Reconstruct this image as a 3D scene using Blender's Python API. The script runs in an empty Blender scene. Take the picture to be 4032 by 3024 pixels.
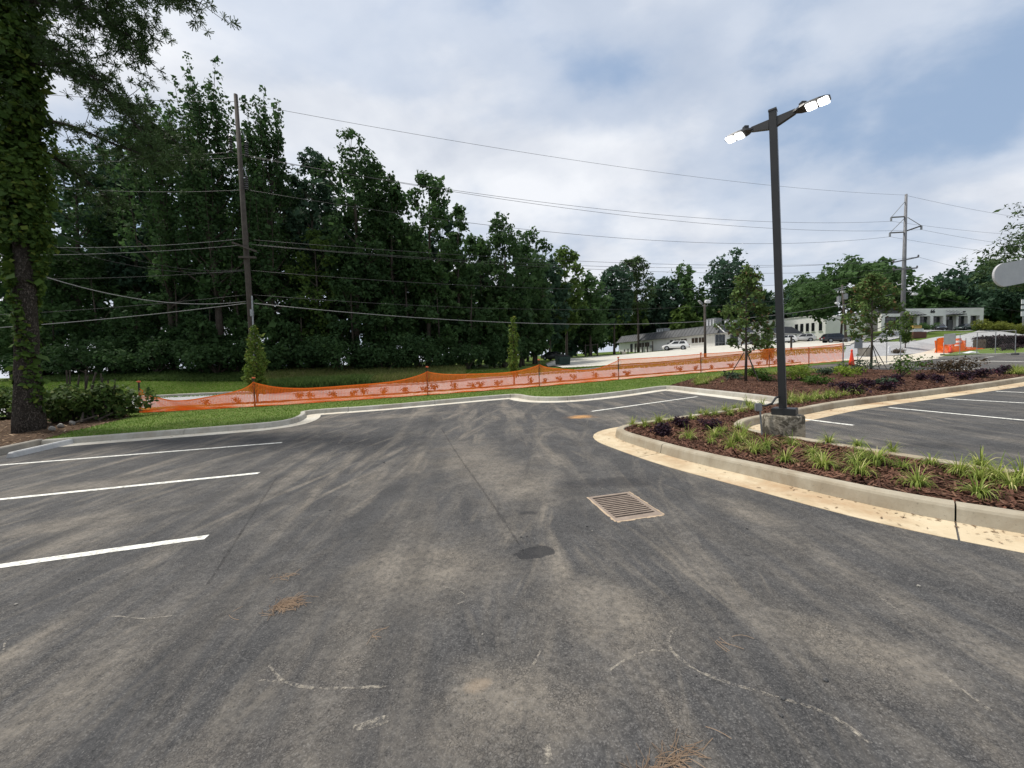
import bpy, bmesh, math, random
import numpy as np
from mathutils import Vector, Matrix, Quaternion

# ------------------------------------------------------------------ camera, sky, sun, exposure
SC = bpy.context.scene
COL = SC.collection
F, CX, CY, H = 1514.0, 2016.0, 1512.0, 1.6          # lens in photo pixels, eye height
PITCH, ROLL = math.radians(2.3), math.radians(1.1)
PB, PC = .03, .026                                   # slope of the car park
cp, sp, cr, sr = math.cos(PITCH), math.sin(PITCH), math.cos(ROLL), math.sin(ROLL)
cd = bpy.data.cameras.new('camera'); cam = bpy.data.objects.new('camera', cd); COL.objects.link(cam)
cd.sensor_width = 36; cd.sensor_fit = 'HORIZONTAL'; cd.lens = 36 * F / 4032; cd.clip_start = .05; cd.clip_end = 3000
X_, Y_, F_ = Vector((cr, -sr*sp, -sr*cp)), Vector((sr, cr*sp, cr*cp)), Vector((0, cp, -sp))
cam.matrix_world = Matrix(((X_.x, Y_.x, -F_.x, 0), (X_.y, Y_.y, -F_.y, 0), (X_.z, Y_.z, -F_.z, H), (0, 0, 0, 1)))
SC.camera = cam
SUN_EL, SUN_AZ = math.radians(62), math.radians(-68)  # azimuth clockwise from +Y
sl = bpy.data.lights.new('sun', 'SUN'); sl.energy = 3.2; sl.angle = math.radians(7); sl.color = (1, .95, .87)
so = bpy.data.objects.new('sun', sl); COL.objects.link(so)
S_ = Vector((math.sin(SUN_AZ)*math.cos(SUN_EL), math.cos(SUN_AZ)*math.cos(SUN_EL), math.sin(SUN_EL)))
so.rotation_euler = (-S_).to_track_quat('-Z', 'Y').to_euler(); so.location = S_ * 60
SC.view_settings.view_transform = 'Standard'; SC.view_settings.look = 'None'
SC.view_settings.exposure = 0.4; SC.view_settings.gamma = 1
SC.cycles.use_denoising = True
SC.cycles.max_bounces = 6; SC.cycles.transparent_max_bounces = 12

W = bpy.data.worlds.new('World'); SC.world = W; W.use_nodes = True
nt = W.node_tree; nt.nodes.clear()
def N(t, **kw):
    n = NT.nodes.new(t)
    for k, v in kw.items():
        if k[0] == 'i' and k[1:].isdigit(): n.inputs[int(k[1:])].default_value = v
        else: setattr(n, k, v)
    return n
def Lk(a, b): NT.links.new(a, b)
NT = nt
out = N('ShaderNodeOutputWorld'); bg = N('ShaderNodeBackground'); bg.inputs[1].default_value = .092
Lk(bg.outputs[0], out.inputs[0])
sky = N('ShaderNodeTexSky', sky_type='NISHITA', sun_disc=False, sun_elevation=SUN_EL, sun_rotation=SUN_AZ, air_density=1.3, dust_density=2.5, ozone_density=1.5)
tc = N('ShaderNodeTexCoord'); sx = N('ShaderNodeSeparateXYZ'); Lk(tc.outputs['Generated'], sx.inputs[0])
def M(op, a, b=None, c=None, clamp=False):
    n = N('ShaderNodeMath', operation=op, use_clamp=clamp)
    for i, v in enumerate((a, b, c)):
        if v is None: continue
        if isinstance(v, (int, float)): n.inputs[i].default_value = v
        else: Lk(v, n.inputs[i])
    return n.outputs[0]
def ramp(fac, stops, interp='LINEAR'):
    r = N('ShaderNodeValToRGB'); r.color_ramp.interpolation = interp
    el = r.color_ramp.elements
    while len(el) < len(stops): el.new(.5)
    for e, (p, c) in zip(el, stops):
        e.position = p; e.color = (c, c, c, 1) if isinstance(c, (int, float)) else (*c, 1)
    if not isinstance(fac, (int, float)): Lk(fac, r.inputs[0])
    return r.outputs[0]
def mixc(f, a, b, mode='MIX'):
    n = N('ShaderNodeMix', data_type='RGBA', blend_type=mode)
    for i, v in ((0, f), (6, a), (7, b)):
        if isinstance(v, (int, float)): n.inputs[i].default_value = v
        elif isinstance(v, tuple): n.inputs[i].default_value = (*v, 1)
        else: Lk(v, n.inputs[i])
    return n.outputs[2]
def noise(vec, scale, detail=4, rough=.55, dist=0, col=False):
    n = N('ShaderNodeTexNoise'); n.inputs['Scale'].default_value = scale; n.inputs['Detail'].default_value = detail
    n.inputs['Roughness'].default_value = rough; n.inputs['Distortion'].default_value = dist
    if vec is not None: Lk(vec, n.inputs['Vector'])
    return n.outputs['Color' if col else 'Fac']
def mapping(vec, loc=(0, 0, 0), rot=(0, 0, 0), scale=(1, 1, 1)):
    m = N('ShaderNodeMapping'); m.inputs[1].default_value = loc; m.inputs[2].default_value = rot; m.inputs[3].default_value = scale
    Lk(vec, m.inputs[0]); return m.outputs[0]
zz = M('ADD', M('MAXIMUM', sx.outputs[2], 0.0), .34)
cx = N('ShaderNodeCombineXYZ'); Lk(M('DIVIDE', sx.outputs[0], zz), cx.inputs[0]); Lk(M('DIVIDE', sx.outputs[1], zz), cx.inputs[1])
cv = mapping(cx.outputs[0], loc=(14.2, 6.1, 0), rot=(0, 0, .5), scale=(1, 1.25, 1))
big = noise(cv, .62, 2, .5); det = noise(cv, 1.7, 7, .52, .15)
cm = M('ADD', M('MULTIPLY', big, .62), M('MULTIPLY', det, .5))
cover = ramp(cm, [(.43, .06), (.52, .58), (.60, 1.0)], 'EASE')
shade = ramp(noise(cv, 2.6, 6, .52, .2), [(.30, (5.3, 5.7, 6.45)), (.62, (7.55, 7.75, 8.15))])
skyb = mixc(.75, sky.outputs[0], (2.75, 3.85, 5.6))
Lk(mixc(cover, skyb, shade), bg.inputs[0])

# ------------------------------------------------------------------ geometry helpers
rng = np.random.default_rng(7); random.seed(7)
def ray(px, py):
    x, y = (px-CX)/F, -(py-CY)/F
    x, y = x*cr+y*sr, -x*sr+y*cr
    return np.array([x, cp+y*sp, y*cp-sp])
def D(px, py, Yd):
    d = ray(px, py); p = d*(Yd/d[1]); p[2] += H; return p
def G(px, py, h=0):
    d = ray(px, py); t = (h-H)/(d[2]-PB*d[0]-PC*d[1]); p = d*t; p[2] += H; return p
def GZ(px, py, z):
    d = ray(px, py); t = (z-H)/d[2]; p = d*t; p[2] += H; return p
def Gx(px, py, h=0): return tuple(G(px, py, h)[:2])
def Wp(x, y, h=0): return (x, y, PB*x+PC*y+h)

def np_mesh(name, V, Fc):
    """Fc: int array (n,3) or (n,4), or list of such arrays"""
    if isinstance(Fc, np.ndarray): Fc = [Fc]
    Fc = [np.asarray(f, dtype=np.int32) for f in Fc if len(f)]
    me = bpy.data.meshes.new(name); V = np.asarray(V, dtype=np.float32)
    me.vertices.add(len(V)); me.vertices.foreach_set('co', V.ravel())
    li = np.concatenate([f.ravel() for f in Fc]); tot = np.concatenate([np.full(len(f), f.shape[1], np.int32) for f in Fc])
    me.loops.add(len(li)); me.loops.foreach_set('vertex_index', li)
    me.polygons.add(len(tot)); st = np.concatenate([[0], np.cumsum(tot)[:-1]]).astype(np.int32)
    me.polygons.foreach_set('loop_start', st); me.polygons.foreach_set('loop_total', tot)
    me.update(calc_edges=True); me.validate(); return me
def link(name, me, m=None, parent=None, loc=None, smooth=False):
    o = bpy.data.objects.new(name, me); COL.objects.link(o)
    if m is not None and not me.materials: me.materials.append(m)
    if parent is not None: o.parent = parent
    if loc is not None: o.location = loc
    if smooth: me.polygons.foreach_set('use_smooth', np.ones(len(me.polygons), bool))
    return o
def tag(o, label, cat, group=None, kind=None):
    o['label'] = label; o['category'] = cat
    if group: o['group'] = group
    if kind: o['kind'] = kind
    return o
def thing(name, label, cat, loc=(0, 0, 0), rz=0, group=None):
    o = bpy.data.objects.new(name, None); COL.objects.link(o); o.location = loc; o.rotation_euler = (0, 0, rz)
    o.empty_display_size = .2
    return tag(o, label, cat, group)
def struct(o): o['kind'] = 'structure'; return o

class MB:
    def __init__(s): s.v, s.f = [], []
    def add(s, V, Fs):
        b = len(s.v); s.v += [tuple(map(float, p)) for p in V]; s.f += [tuple(i+b for i in f) for f in Fs]; return s
    def hexa(s, p):   # 4 bottom ccw, 4 top ccw
        return s.add(p, [(3, 2, 1, 0), (4, 5, 6, 7), (0, 1, 5, 4), (1, 2, 6, 5), (2, 3, 7, 6), (3, 0, 4, 7)])
    def box(s, c, d, rz=0):
        a, b = math.cos(rz), math.sin(rz); P = []
        for z in (-.5, .5):
            for x, y in ((-.5, -.5), (.5, -.5), (.5, .5), (-.5, .5)):
                X, Yy = x*d[0], y*d[1]; P.append((c[0]+X*a-Yy*b, c[1]+X*b+Yy*a, c[2]+z*d[2]))
        return s.hexa(P)
    def tube(s, P, R, n=6, caps=True):
        P = [Vector(p) for p in P]; R = [R]*len(P) if isinstance(R, (int, float)) else R
        V, Fs = [], []; up = None
        for i, p in enumerate(P):
            t = (P[min(i+1, len(P)-1)]-P[max(i-1, 0)])
            t = t.normalized() if t.length > 1e-9 else Vector((0, 0, 1))
            if up is None:
                up = t.orthogonal().normalized()
            up = (up-t*up.dot(t)); up = up.normalized() if up.length > 1e-6 else t.orthogonal().normalized()
            w = t.cross(up)
            for k in range(n):
                a = 2*math.pi*k/n; V.append(p+(up*math.cos(a)+w*math.sin(a))*R[i])
        for i in range(len(P)-1):
            for k in range(n):
                k2 = (k+1) % n; Fs.append((i*n+k, i*n+k2, (i+1)*n+k2, (i+1)*n+k))
        if caps: Fs.append(tuple(range(n-1, -1, -1))); Fs.append(tuple((len(P)-1)*n+k for k in range(n)))
        return s.add(V, Fs)
    def beam(s, a, b, w, h):      # rectangular bar from a to b
        a, b = Vector(a), Vector(b); t = (b-a).normalized(); u = Vector((0, 0, 1))
        if abs(t.z) > .95: u = Vector((0, 1, 0))
        r = t.cross(u).normalized()*w/2; u = r.cross(t).normalized()*h/2
        return s.hexa([a-r-u, a+r-u, b+r-u, b-r-u, a-r+u, a+r+u, b+r+u, b-r+u])
    def lathe(s, prof, c=(0, 0, 0), n=16):   # prof: (r,z)
        V, Fs = [], []
        for r, z in prof:
            for k in range(n): a = 2*math.pi*k/n; V.append((c[0]+r*math.cos(a), c[1]+r*math.sin(a), c[2]+z))
        for i in range(len(prof)-1):
            for k in range(n): k2 = (k+1) % n; Fs.append((i*n+k, i*n+k2, (i+1)*n+k2, (i+1)*n+k))
        Fs.append(tuple(range(n-1, -1, -1))); Fs.append(tuple((len(prof)-1)*n+k for k in range(n)))
        return s.add(V, Fs)
    def mesh(s, name):
        me = bpy.data.meshes.new(name); me.from_pydata(s.v, [], s.f); me.update(); return me
    def build(s, name, m, parent=None, loc=None, smooth=False, bevel=0):
        me = s.mesh(name)
        if bevel:
            bm = bmesh.new(); bm.from_mesh(me)
            bmesh.ops.bevel(bm, geom=bm.edges[:], offset=bevel, segments=2, affect='EDGES', clamp_overlap=True)
            bm.to_mesh(me); bm.free()
        return link(name, me, m, parent, loc, smooth)
def copy_tree(o, parent=None):
    c = o.copy(); COL.objects.link(c); c.parent = parent
    for ch in list(KIDS.get(o.name, o.children)): copy_tree(ch, c)
    return c
KIDS = {}
def resample(P, step):
    P = np.asarray(P, float); d = np.r_[0, np.cumsum(np.linalg.norm(np.diff(P, axis=0), axis=1))]
    n = max(2, int(round(d[-1]/step))+1); t = np.linspace(0, d[-1], n)
    return np.stack([np.interp(t, d, P[:, k]) for k in range(P.shape[1])], 1)
def smooth_path(P, it=2):
    P = np.asarray(P, float)
    for _ in range(it):
        Q = [P[0]]
        for a, b in zip(P[:-1], P[1:]): Q += [a*.75+b*.25, a*.25+b*.75]
        Q.append(P[-1]); P = np.array(Q)
    return P
def normals2(P):
    t = np.gradient(P, axis=0); t /= np.linalg.norm(t, axis=1, keepdims=True)+1e-9
    return np.stack([-t[:, 1], t[:, 0]], 1)      # left of travel
def inside(poly, P):
    x, y = P[:, 0], P[:, 1]; r = np.zeros(len(P), bool); q = np.asarray(poly, float); j = len(q)-1
    for i in range(len(q)):
        xi, yi, xj, yj = q[i, 0], q[i, 1], q[j, 0], q[j, 1]
        c = ((yi > y) != (yj > y)) & (x < (xj-xi)*(y-yi)/((yj-yi) if yj != yi else 1e-9)+xi)
        r ^= c; j = i
    return r

# ------------------------------------------------------------------ terrain
FENCE = smooth_path([(-140, 12), (-60, 15.2), (-30, 15.4), (-15.2, 15.55), (-10.3, 15.75), (-3.8, 17.3), (1.3, 19.1), (6.1, 21.4), (11.7, 24.0), (22.6, 28.6), (39, 36.2), (62, 47), (110, 68), (200, 105)], 2)
FENCE_D = resample(FENCE, .5)
_fn = normals2(FENCE_D)
def off_curve(d, x0, x1, step=1.0):
    P = FENCE_D+_fn*d; P = P[(P[:, 0] >= x0) & (P[:, 0] <= x1)]; return resample(P, step)
def fdist(P):
    P = np.asarray(P, float); r = np.empty(len(P))
    for i in range(0, len(P), 4000):
        q = P[i:i+4000]; dd = ((q[:, None, :]-FENCE_D[None])**2).sum(2); k = dd.argmin(1)
        r[i:i+4000] = ((q-FENCE_D[k])*_fn[k]).sum(1)
    return r
CTRL = [(430, 1590, 24.5), (1007, 1560, 24.7), (1690, 1513, 27.5), (2118, 1484, 29), (2445, 1455, 31.5), (2770, 1432, 34), (3185, 1392, 38),
        (3390, 1371, 40), (3660, 1339, 47), (3870, 1318, 56),
        (450, 1466, 37), (750, 1458, 36), (100, 1480, 37), (1300, 1452, 38), (1700, 1448, 42), (1950, 1446, 48), (2180, 1446, 54),
        (2170, 1418, 68), (2330, 1447, 36), (2445, 1438, 37.5), (2770, 1410, 41), (3185, 1375, 46), (3330, 1362, 47.5), (2660, 1380, 71),
        (2438, 1385, 110), (2832, 1362, 80), (3000, 1356, 83), (3130, 1349, 84), (3290, 1353, 70), (3260, 1335, 97), (3700, 1301, 88), (3870, 1293, 90),
        (3480, 1300, 88), (3620, 1330, 62), (3960, 1346, 46), (3900, 1297, 66), (2250, 1412, 76), (2480, 1398, 92)]
_c = np.array([D(*c) for c in CTRL]); _e = _c[:, 2]-(PB*_c[:, 0]+PC*_c[:, 1])
_z = np.concatenate([FENCE_D[::12]+_fn[::12]*2.0, np.array([(-80, -20), (0, -20), (80, -20), (0, 5), (-20, 5), (25, 5)])])
_z = _z[(_z[:, 0] > -90) & (_z[:, 0] < 120)]
_cx = np.concatenate([_c[:, :2], _z]); _ce = np.concatenate([_e, np.zeros(len(_z))])
_K = np.linalg.norm(_cx[:, None]-_cx[None], axis=2); _n = len(_cx)
_A = np.zeros((_n+1, _n+1)); _A[:_n, :_n] = -_K; _A[:_n, _n] = 1; _A[_n, :_n] = 1
_w = np.linalg.solve(_A, np.r_[_ce, 0])
def T(P):
    P = np.atleast_2d(np.asarray(P, float))[:, :2]; e = np.empty(len(P))
    for i in range(0, len(P), 6000):
        q = P[i:i+6000]; e[i:i+6000] = -np.linalg.norm(q[:, None]-_cx[None], axis=2)@_w[:_n]+_w[_n]
    s = np.clip((fdist(P)-1.5)/5, 0, 1); s = s*s*(3-2*s)
    e = np.clip(e, -1.0, 9)*s
    far = np.clip((np.hypot(P[:, 0], P[:, 1])-120)/200, 0, 1)
    return (PB*np.clip(P[:, 0], -130, 130)+PC*np.clip(P[:, 1], -130, 130))*(1-far*.4)+e
def Tz(x, y): return float(T([(x, y)])[0])
def strip(name, A, B, m, off=0.0, nu=None, nv=4, terrain=True, parent=None, offB=None):
    n = nu or max(len(A), len(B)); A, B = np.asarray(A, float)[:, :2], np.asarray(B, float)[:, :2]
    def rs(P):
        d = np.r_[0, np.cumsum(np.linalg.norm(np.diff(P, axis=0), axis=1))]; t = np.linspace(0, d[-1], n)
        return np.stack([np.interp(t, d, P[:, k]) for k in (0, 1)], 1)
    A, B = rs(A), rs(B); u = np.linspace(0, 1, nv+1)[:, None, None]
    XY = (A[None]*(1-u)+B[None]*u).reshape(-1, 2)
    z = T(XY) if terrain else PB*XY[:, 0]+PC*XY[:, 1]
    ob = off if offB is None else offB
    z = z+np.repeat(np.linspace(off, ob, nv+1), n)
    i = np.arange(nv)[:, None]*n+np.arange(n-1)[None]; i = i.ravel()
    return link(name, np_mesh(name, np.c_[XY, z], np.stack([i, i+1, i+n+1, i+n], 1)[:, ::-1]), m, parent)
def fill(name, poly, cell, hf, m, parent=None, terrain=False):
    """bumpy sheet inside a polygon; hf(P)->height over the plane"""
    q = np.asarray(poly); x0, y0 = q.min(0); x1, y1 = q.max(0)
    nx, ny = int((x1-x0)/cell)+2, int((y1-y0)/cell)+2
    gx, gy = np.meshgrid(x0+np.arange(nx)*cell, y0+np.arange(ny)*cell); P = np.c_[gx.ravel(), gy.ravel()]
    z = (T(P) if terrain else PB*P[:, 0]+PC*P[:, 1])+hf(P)
    i = (np.arange(ny-1)[:, None]*nx+np.arange(nx-1)[None]).ravel()
    ctr = P[i]+cell/2; i = i[inside(q, ctr)]; ctr = P[i]+cell/2
    if not terrain and '_kl' in globals():
        ok = np.ones(len(i), bool)
        for j in range(0, len(i), 4000): ok[j:j+4000] = (((ctr[j:j+4000, None]-_kl[None])**2).sum(2).min(1) > (.05+cell*.75)**2)
        i = i[ok]
    Fq = np.stack([i, i+1, i+nx+1, i+nx], 1); used = np.unique(Fq); mp = np.zeros(len(P), int); mp[used] = np.arange(len(used))
    return link(name, np_mesh(name, np.c_[P, z][used], mp[Fq]), m, parent, smooth=True)
def vnoise(P, s, seed=0):
    r = np.random.default_rng(seed); v = np.zeros(len(P))
    for k in range(6):
        a = r.uniform(0, 6.28, 2); f = s*(1+.5*k); d = np.array([math.cos(a[0]), math.sin(a[0])])*f
        v += np.sin(P@d+a[1]*7)/(1+.4*k)
    return v/3

# ------------------------------------------------------------------ materials
MATS = {}
def new_mat(name):
    global NT
    m = bpy.data.materials.new(name); m.use_nodes = True; NT = m.node_tree
    b = NT.nodes['Principled BSDF']; MATS[name] = m
    return m, b
def setb(b, rough=.8, spec=.3, metal=0.0):
    b.inputs['Roughness'].default_value = rough; b.inputs['Metallic'].default_value = metal
    b.inputs['Specular IOR Level'].default_value = spec
def bump(b, h, strength=.3, dist=.02):
    n = N('ShaderNodeBump'); n.inputs['Strength'].default_value = strength; n.inputs['Distance'].default_value = dist
    Lk(h, n.inputs['Height']); Lk(n.outputs[0], b.inputs['Normal'])
def pos(): return N('ShaderNodeNewGeometry').outputs['Position']
def objc(): return N('ShaderNodeTexCoord').outputs['Object']
def plain(name, c1, c2=None, rough=.7, scale=6, metal=0.0, spec=.3, bs=0.0, detail=5, world=True, bscale=None):
    m, b = new_mat(name); setb(b, rough, spec, metal); c2 = c2 or tuple(x*.75 for x in c1)
    v = pos() if world else objc(); n = noise(v, scale, detail, .6)
    Lk(mixc(ramp(n, [(.3, 0), (.7, 1)]), c1, c2), b.inputs['Base Color'])
    if bs: bump(b, noise(v, bscale or scale*4, 6, .65), bs, .01)
    return m
def leafmat(name, c1, c2, trans=.3, rough=.55, c3=None, big=.35):
    m, b = new_mat(name); setb(b, min(.9, rough+.15), .16)
    g = N('ShaderNodeNewGeometry'); ri = g.outputs['Random Per Island']
    n = noise(g.outputs['Position'], big, 3, .6)
    f = M('ADD', M('MULTIPLY', ri, .55), M('MULTIPLY', ramp(n, [(.32, 0), (.68, 1)]), .45))
    c = mixc(f, c1, c2)
    if c3: c = mixc(ramp(ri, [(.86, 0), (.9, 1)]), c, c3)
    Lk(c, b.inputs['Base Color'])
    tr = N('ShaderNodeBsdfTranslucent'); Lk(mixc(.5, c, (.12, .2, .03), 'ADD') if False else c, tr.inputs[0])
    mx = N('ShaderNodeMixShader'); mx.inputs[0].default_value = trans
    Lk(b.outputs[0], mx.inputs[1]); Lk(tr.outputs[0], mx.inputs[2]); Lk(mx.outputs[0], NT.nodes['Material Output'].inputs[0])
    return m

def aniso(P, ang, fx, fy):
    r = N('ShaderNodeVectorRotate', rotation_type='Z_AXIS'); Lk(P, r.inputs['Vector']); r.inputs['Angle'].default_value = -ang
    sc = N('ShaderNodeVectorMath', operation='MULTIPLY'); Lk(r.outputs[0], sc.inputs[0]); sc.inputs[1].default_value = (fx, fy, .2); return sc.outputs[0]
def blob(P, c, rx, ry, ang, wob=None, soft=.5):
    v = mapping(P, loc=(0, 0, 0)); s = N('ShaderNodeVectorMath', operation='SUBTRACT'); Lk(v, s.inputs[0]); s.inputs[1].default_value = (c[0], c[1], 0)
    r = N('ShaderNodeVectorRotate', rotation_type='Z_AXIS'); Lk(s.outputs[0], r.inputs['Vector']); r.inputs['Angle'].default_value = -ang
    sc = N('ShaderNodeVectorMath', operation='MULTIPLY'); Lk(r.outputs[0], sc.inputs[0]); sc.inputs[1].default_value = (1/rx, 1/ry, 0)
    ln = N('ShaderNodeVectorMath', operation='LENGTH'); Lk(sc.outputs[0], ln.inputs[0])
    d = ln.outputs['Value']
    if wob is not None: d = M('ADD', d, wob)
    mr = N('ShaderNodeMapRange', interpolation_type='SMOOTHSTEP'); Lk(d, mr.inputs[0]); mr.inputs[1].default_value = 1.0; mr.inputs[2].default_value = 1-soft
    mr.inputs[3].default_value = 0; mr.inputs[4].default_value = 1
    return mr.outputs[0]

def make_asphalt():
    m, b = new_mat('asphalt'); setb(b, .88, .25); P = pos()
    fine = noise(P, 95, 3, .7); mid = noise(P, 26, 5, .7); lump = noise(P, 7, 5, .65)
    vo = N('ShaderNodeTexVoronoi', feature='DISTANCE_TO_EDGE'); vo.inputs['Scale'].default_value = 62
    wv = N('ShaderNodeVectorMath', operation='ADD'); Lk(P, wv.inputs[0]); sc = N('ShaderNodeVectorMath', operation='SCALE'); Lk(noise(P, 30, 2, .6, 0, True), sc.inputs[0]); sc.inputs['Scale'].default_value = .05
    Lk(sc.outputs[0], wv.inputs[1]); Lk(wv.outputs[0], vo.inputs['Vector'])
    crack = ramp(vo.outputs['Distance'], [(.0, 1), (.09, 0)])
    crack = M('MULTIPLY', crack, ramp(noise(P, 3.2, 4, .65), [(.42, 0), (.62, 1)]))
    base = mixc(ramp(mid, [(.3, 0), (.7, 1)]), (.034, .034, .035), (.080, .078, .077))
    base = mixc(ramp(fine, [(.5, 0), (.68, .8)]), base, (.155, .15, .145))
    # streaks of pale dust along the driving lines
    def streak(rot, fx, fy, lo, hi, dist=.5):
        return ramp(noise(aniso(P, math.radians(rot), fx, fy), 1, 7, .62, dist), [(lo, 0), (hi, 1)])
    s1 = streak(4, 2.1, .26, .47, .70); s2 = streak(-14, 3.6, .42, .53, .74); s3 = streak(16, 6.5, .6, .55, .76, .2)
    patch = ramp(noise(P, .45, 5, .65), [(.36, .15), (.62, 1)])
    wob = M('MULTIPLY', M('SUBTRACT', noise(P, 1.5, 6, .65), .5), 1.8)
    bl = None
    for c, rx, ry, a in [(G(330, 1915)[:2], 2.1, .55, .22), (G(280, 2060)[:2], 1.5, .5, .3), (G(1120, 1690)[:2], 1.9, 1.5, .3), (G(1550, 1640)[:2], 2.6, .8, .2), (G(2950, 2010)[:2], .9, .35, -1.2),  # first two blobs paint sun patches falling through the pine; the others are dust
                         (G(3380, 2560)[:2], .6, .35, -.7), (G(3200, 1740)[:2], 1.2, .35, .35), (G(2050, 1900)[:2], .9, 1.6, .1), (G(2450, 2420)[:2], .9, .5, -.5), (G(1650, 2250)[:2], 1.1, .8, .4), (G(2000, 2750)[:2], .7, .4, .2), (G(1850, 1800)[:2], 1.0, 2.0, .2)]:
        k = blob(P, c, rx, ry, a, wob, .9); bl = k if bl is None else M('MAXIMUM', bl, k)
    dust_sun = M('MAXIMUM', M('MULTIPLY', M('MAXIMUM', M('MAXIMUM', s1, s2), M('MULTIPLY', s3, .7)), patch), M('MULTIPLY', bl, M('ADD', .12, M('MULTIPLY', M('MAXIMUM', M('MAXIMUM', s1, s2), lump), .75))))
    dust_sun = M('MULTIPLY', dust_sun, ramp(mid, [(.28, .35), (.62, 1)]))
    col = mixc(M('MULTIPLY', dust_sun, .92, clamp=True), base, (.315, .272, .215))
    # darker rolled strips and fresh binder
    dk = M('MAXIMUM', streak(2, 1.3, .16, .52, .70), M('MULTIPLY', streak(-8, 4.2, .3, .56, .72), .8))
    col = mixc(M('MULTIPLY', dk, .6), col, (.034, .035, .037))
    dwob = M('MULTIPLY', M('SUBTRACT', noise(P, 9, 5, .7), .5), 1.3)
    pat = blob(P, G(2105, 2176)[:2], .17, .11, .25, dwob, .12)
    for c, rx, ry, a in [(G(2400, 1900)[:2], .75, .28, -.1), (G(2080, 2020)[:2], .14, .07, 0)]:
        pat = M('MAXIMUM', pat, M('MULTIPLY', blob(P, c, rx, ry, a, dwob, .7), .75))
    col = mixc(M('MULTIPLY', pat, .85), col, (.028, .028, .03))
    cl = blob(P, G(2282, 1642)[:2], .5, .38, .2, wob, .8); cl2 = blob(P, G(1880, 2695)[:2], .09, .06, .2, dwob, .8)
    col = mixc(M('MULTIPLY', cl, .85), col, (.5, .27, .10)); col = mixc(M('MULTIPLY', cl2, .35), col, (.38, .29, .2))
    void = ramp(noise(P, 58, 5, .8), [(.33, .8), (.43, 0)]); col = mixc(void, col, (.018, .018, .019))
    agg = ramp(noise(P, 120, 2, .6), [(.64, 0), (.72, .5)]); col = mixc(agg, col, (.26, .25, .235))
    col = mixc(M('MULTIPLY', crack, .6), col, (.025, .025, .026))
    Lk(col, b.inputs['Base Color'])
    hh = M('SUBTRACT', M('ADD', M('MULTIPLY', fine, .5), M('MULTIPLY', mid, .7)), M('MULTIPLY', crack, .8))
    bump(b, hh, .55, .012); return m

def make_concrete(name, c1, c2, stain, sa=.5, scale=3):
    m, b = new_mat(name); setb(b, .85, .25); P = pos()
    n = noise(P, scale, 6, .65); col = mixc(ramp(n, [(.3, 0), (.7, 1)]), c1, c2)
    st = ramp(noise(mapping(P, scale=(1, 1, .6)), 1.1, 6, .7, .5), [(.45, 0), (.7, sa)])
    col = mixc(st, col, stain)
    vs = ramp(noise(mapping(P, scale=(5, 5, .8)), 1, 5, .7), [(.52, 0), (.7, .4)])
    col = mixc(vs, col, tuple(x*.62 for x in c2))
    sp_ = ramp(noise(P, 42, 3, .7), [(.62, 0), (.72, .6)])
    col = mixc(sp_, col, tuple(x*.5 for x in c2)); Lk(col, b.inputs['Base Color'])
    bump(b, noise(P, 55, 5, .7), .25, .006); return m

A = {}
A['asphalt'] = make_asphalt()
A['kerb'] = make_concrete('kerb_concrete', (.44, .425, .38), (.35, .335, .29), (.24, .20, .145), .6)
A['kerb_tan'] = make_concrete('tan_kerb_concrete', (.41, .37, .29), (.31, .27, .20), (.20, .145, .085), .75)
A['gutter'] = make_concrete('gutter_concrete', (.60, .58, .51), (.52, .48, .40), (.42, .32, .2), .45)
A['gutter_tan'] = make_concrete('clay_gutter_concrete', (.58, .49, .345), (.47, .375, .24), (.33, .20, .105), .85)
A['oldkerb'] = make_concrete('old_kerb_concrete', (.30, .28, .24), (.22, .2, .17), (.12, .1, .08), .7)
A['stop'] = make_concrete('wheel_stop_concrete', (.50, .50, .49), (.42, .42, .41), (.25, .24, .22), .35, 5)
A['walk'] = make_concrete('sidewalk_concrete', (.58, .53, .44), (.50, .45, .36), (.40, .33, .24), .4, 2)
A['road'] = make_concrete('road_surface', (.40, .40, .40), (.33, .33, .33), (.24, .24, .245), .5, 1.2)
A['mall'] = make_concrete('mall_lot_surface', (.56, .54, .47), (.46, .44, .39), (.34, .32, .28), .5, .5)
A['white'] = None
m, b = new_mat('road_paint'); setb(b, .7, .3); P = pos()
Lk(mixc(ramp(noise(P, 22, 6, .75), [(.38, .85), (.53, 0)]), (.74, .73, .67), (.26, .25, .22)), b.inputs['Base Color']); bump(b, noise(P, 80, 3), .3, .005); A['white'] = m
A['scuff'] = None
m, b = new_mat('chalky_scuff'); setb(b, .9, .2); b.inputs['Base Color'].default_value = (.5, .45, .37, 1); P = pos()
Lk(ramp(noise(P, 38, 5, .75), [(.46, 0), (.66, .55)]), b.inputs['Alpha']); A['scuff'] = m
m, b = new_mat('tar_smear'); setb(b, .85, .25); b.inputs['Base Color'].default_value = (.022, .022, .024, 1); P = pos()
Lk(ramp(noise(P, 26, 6, .75), [(.42, 0), (.68, .6)]), b.inputs['Alpha']); A['tar'] = m
m, b = new_mat('lawn'); setb(b, .9, .15); P = pos()
c = mixc(ramp(noise(P, .5, 5, .65), [(.3, 0), (.7, 1)]), (.075, .13, .022), (.13, .185, .038)); c = mixc(ramp(noise(P, 9, 5, .7), [(.5, 0), (.75, .7)]), c, (.17, .17, .06))
Lk(c, b.inputs['Base Color']); bump(b, noise(P, 30, 5, .75), .8, .05); A['lawn'] = m
m, b = new_mat('terrain_grass'); setb(b, .95, .1); P = pos()
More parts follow.
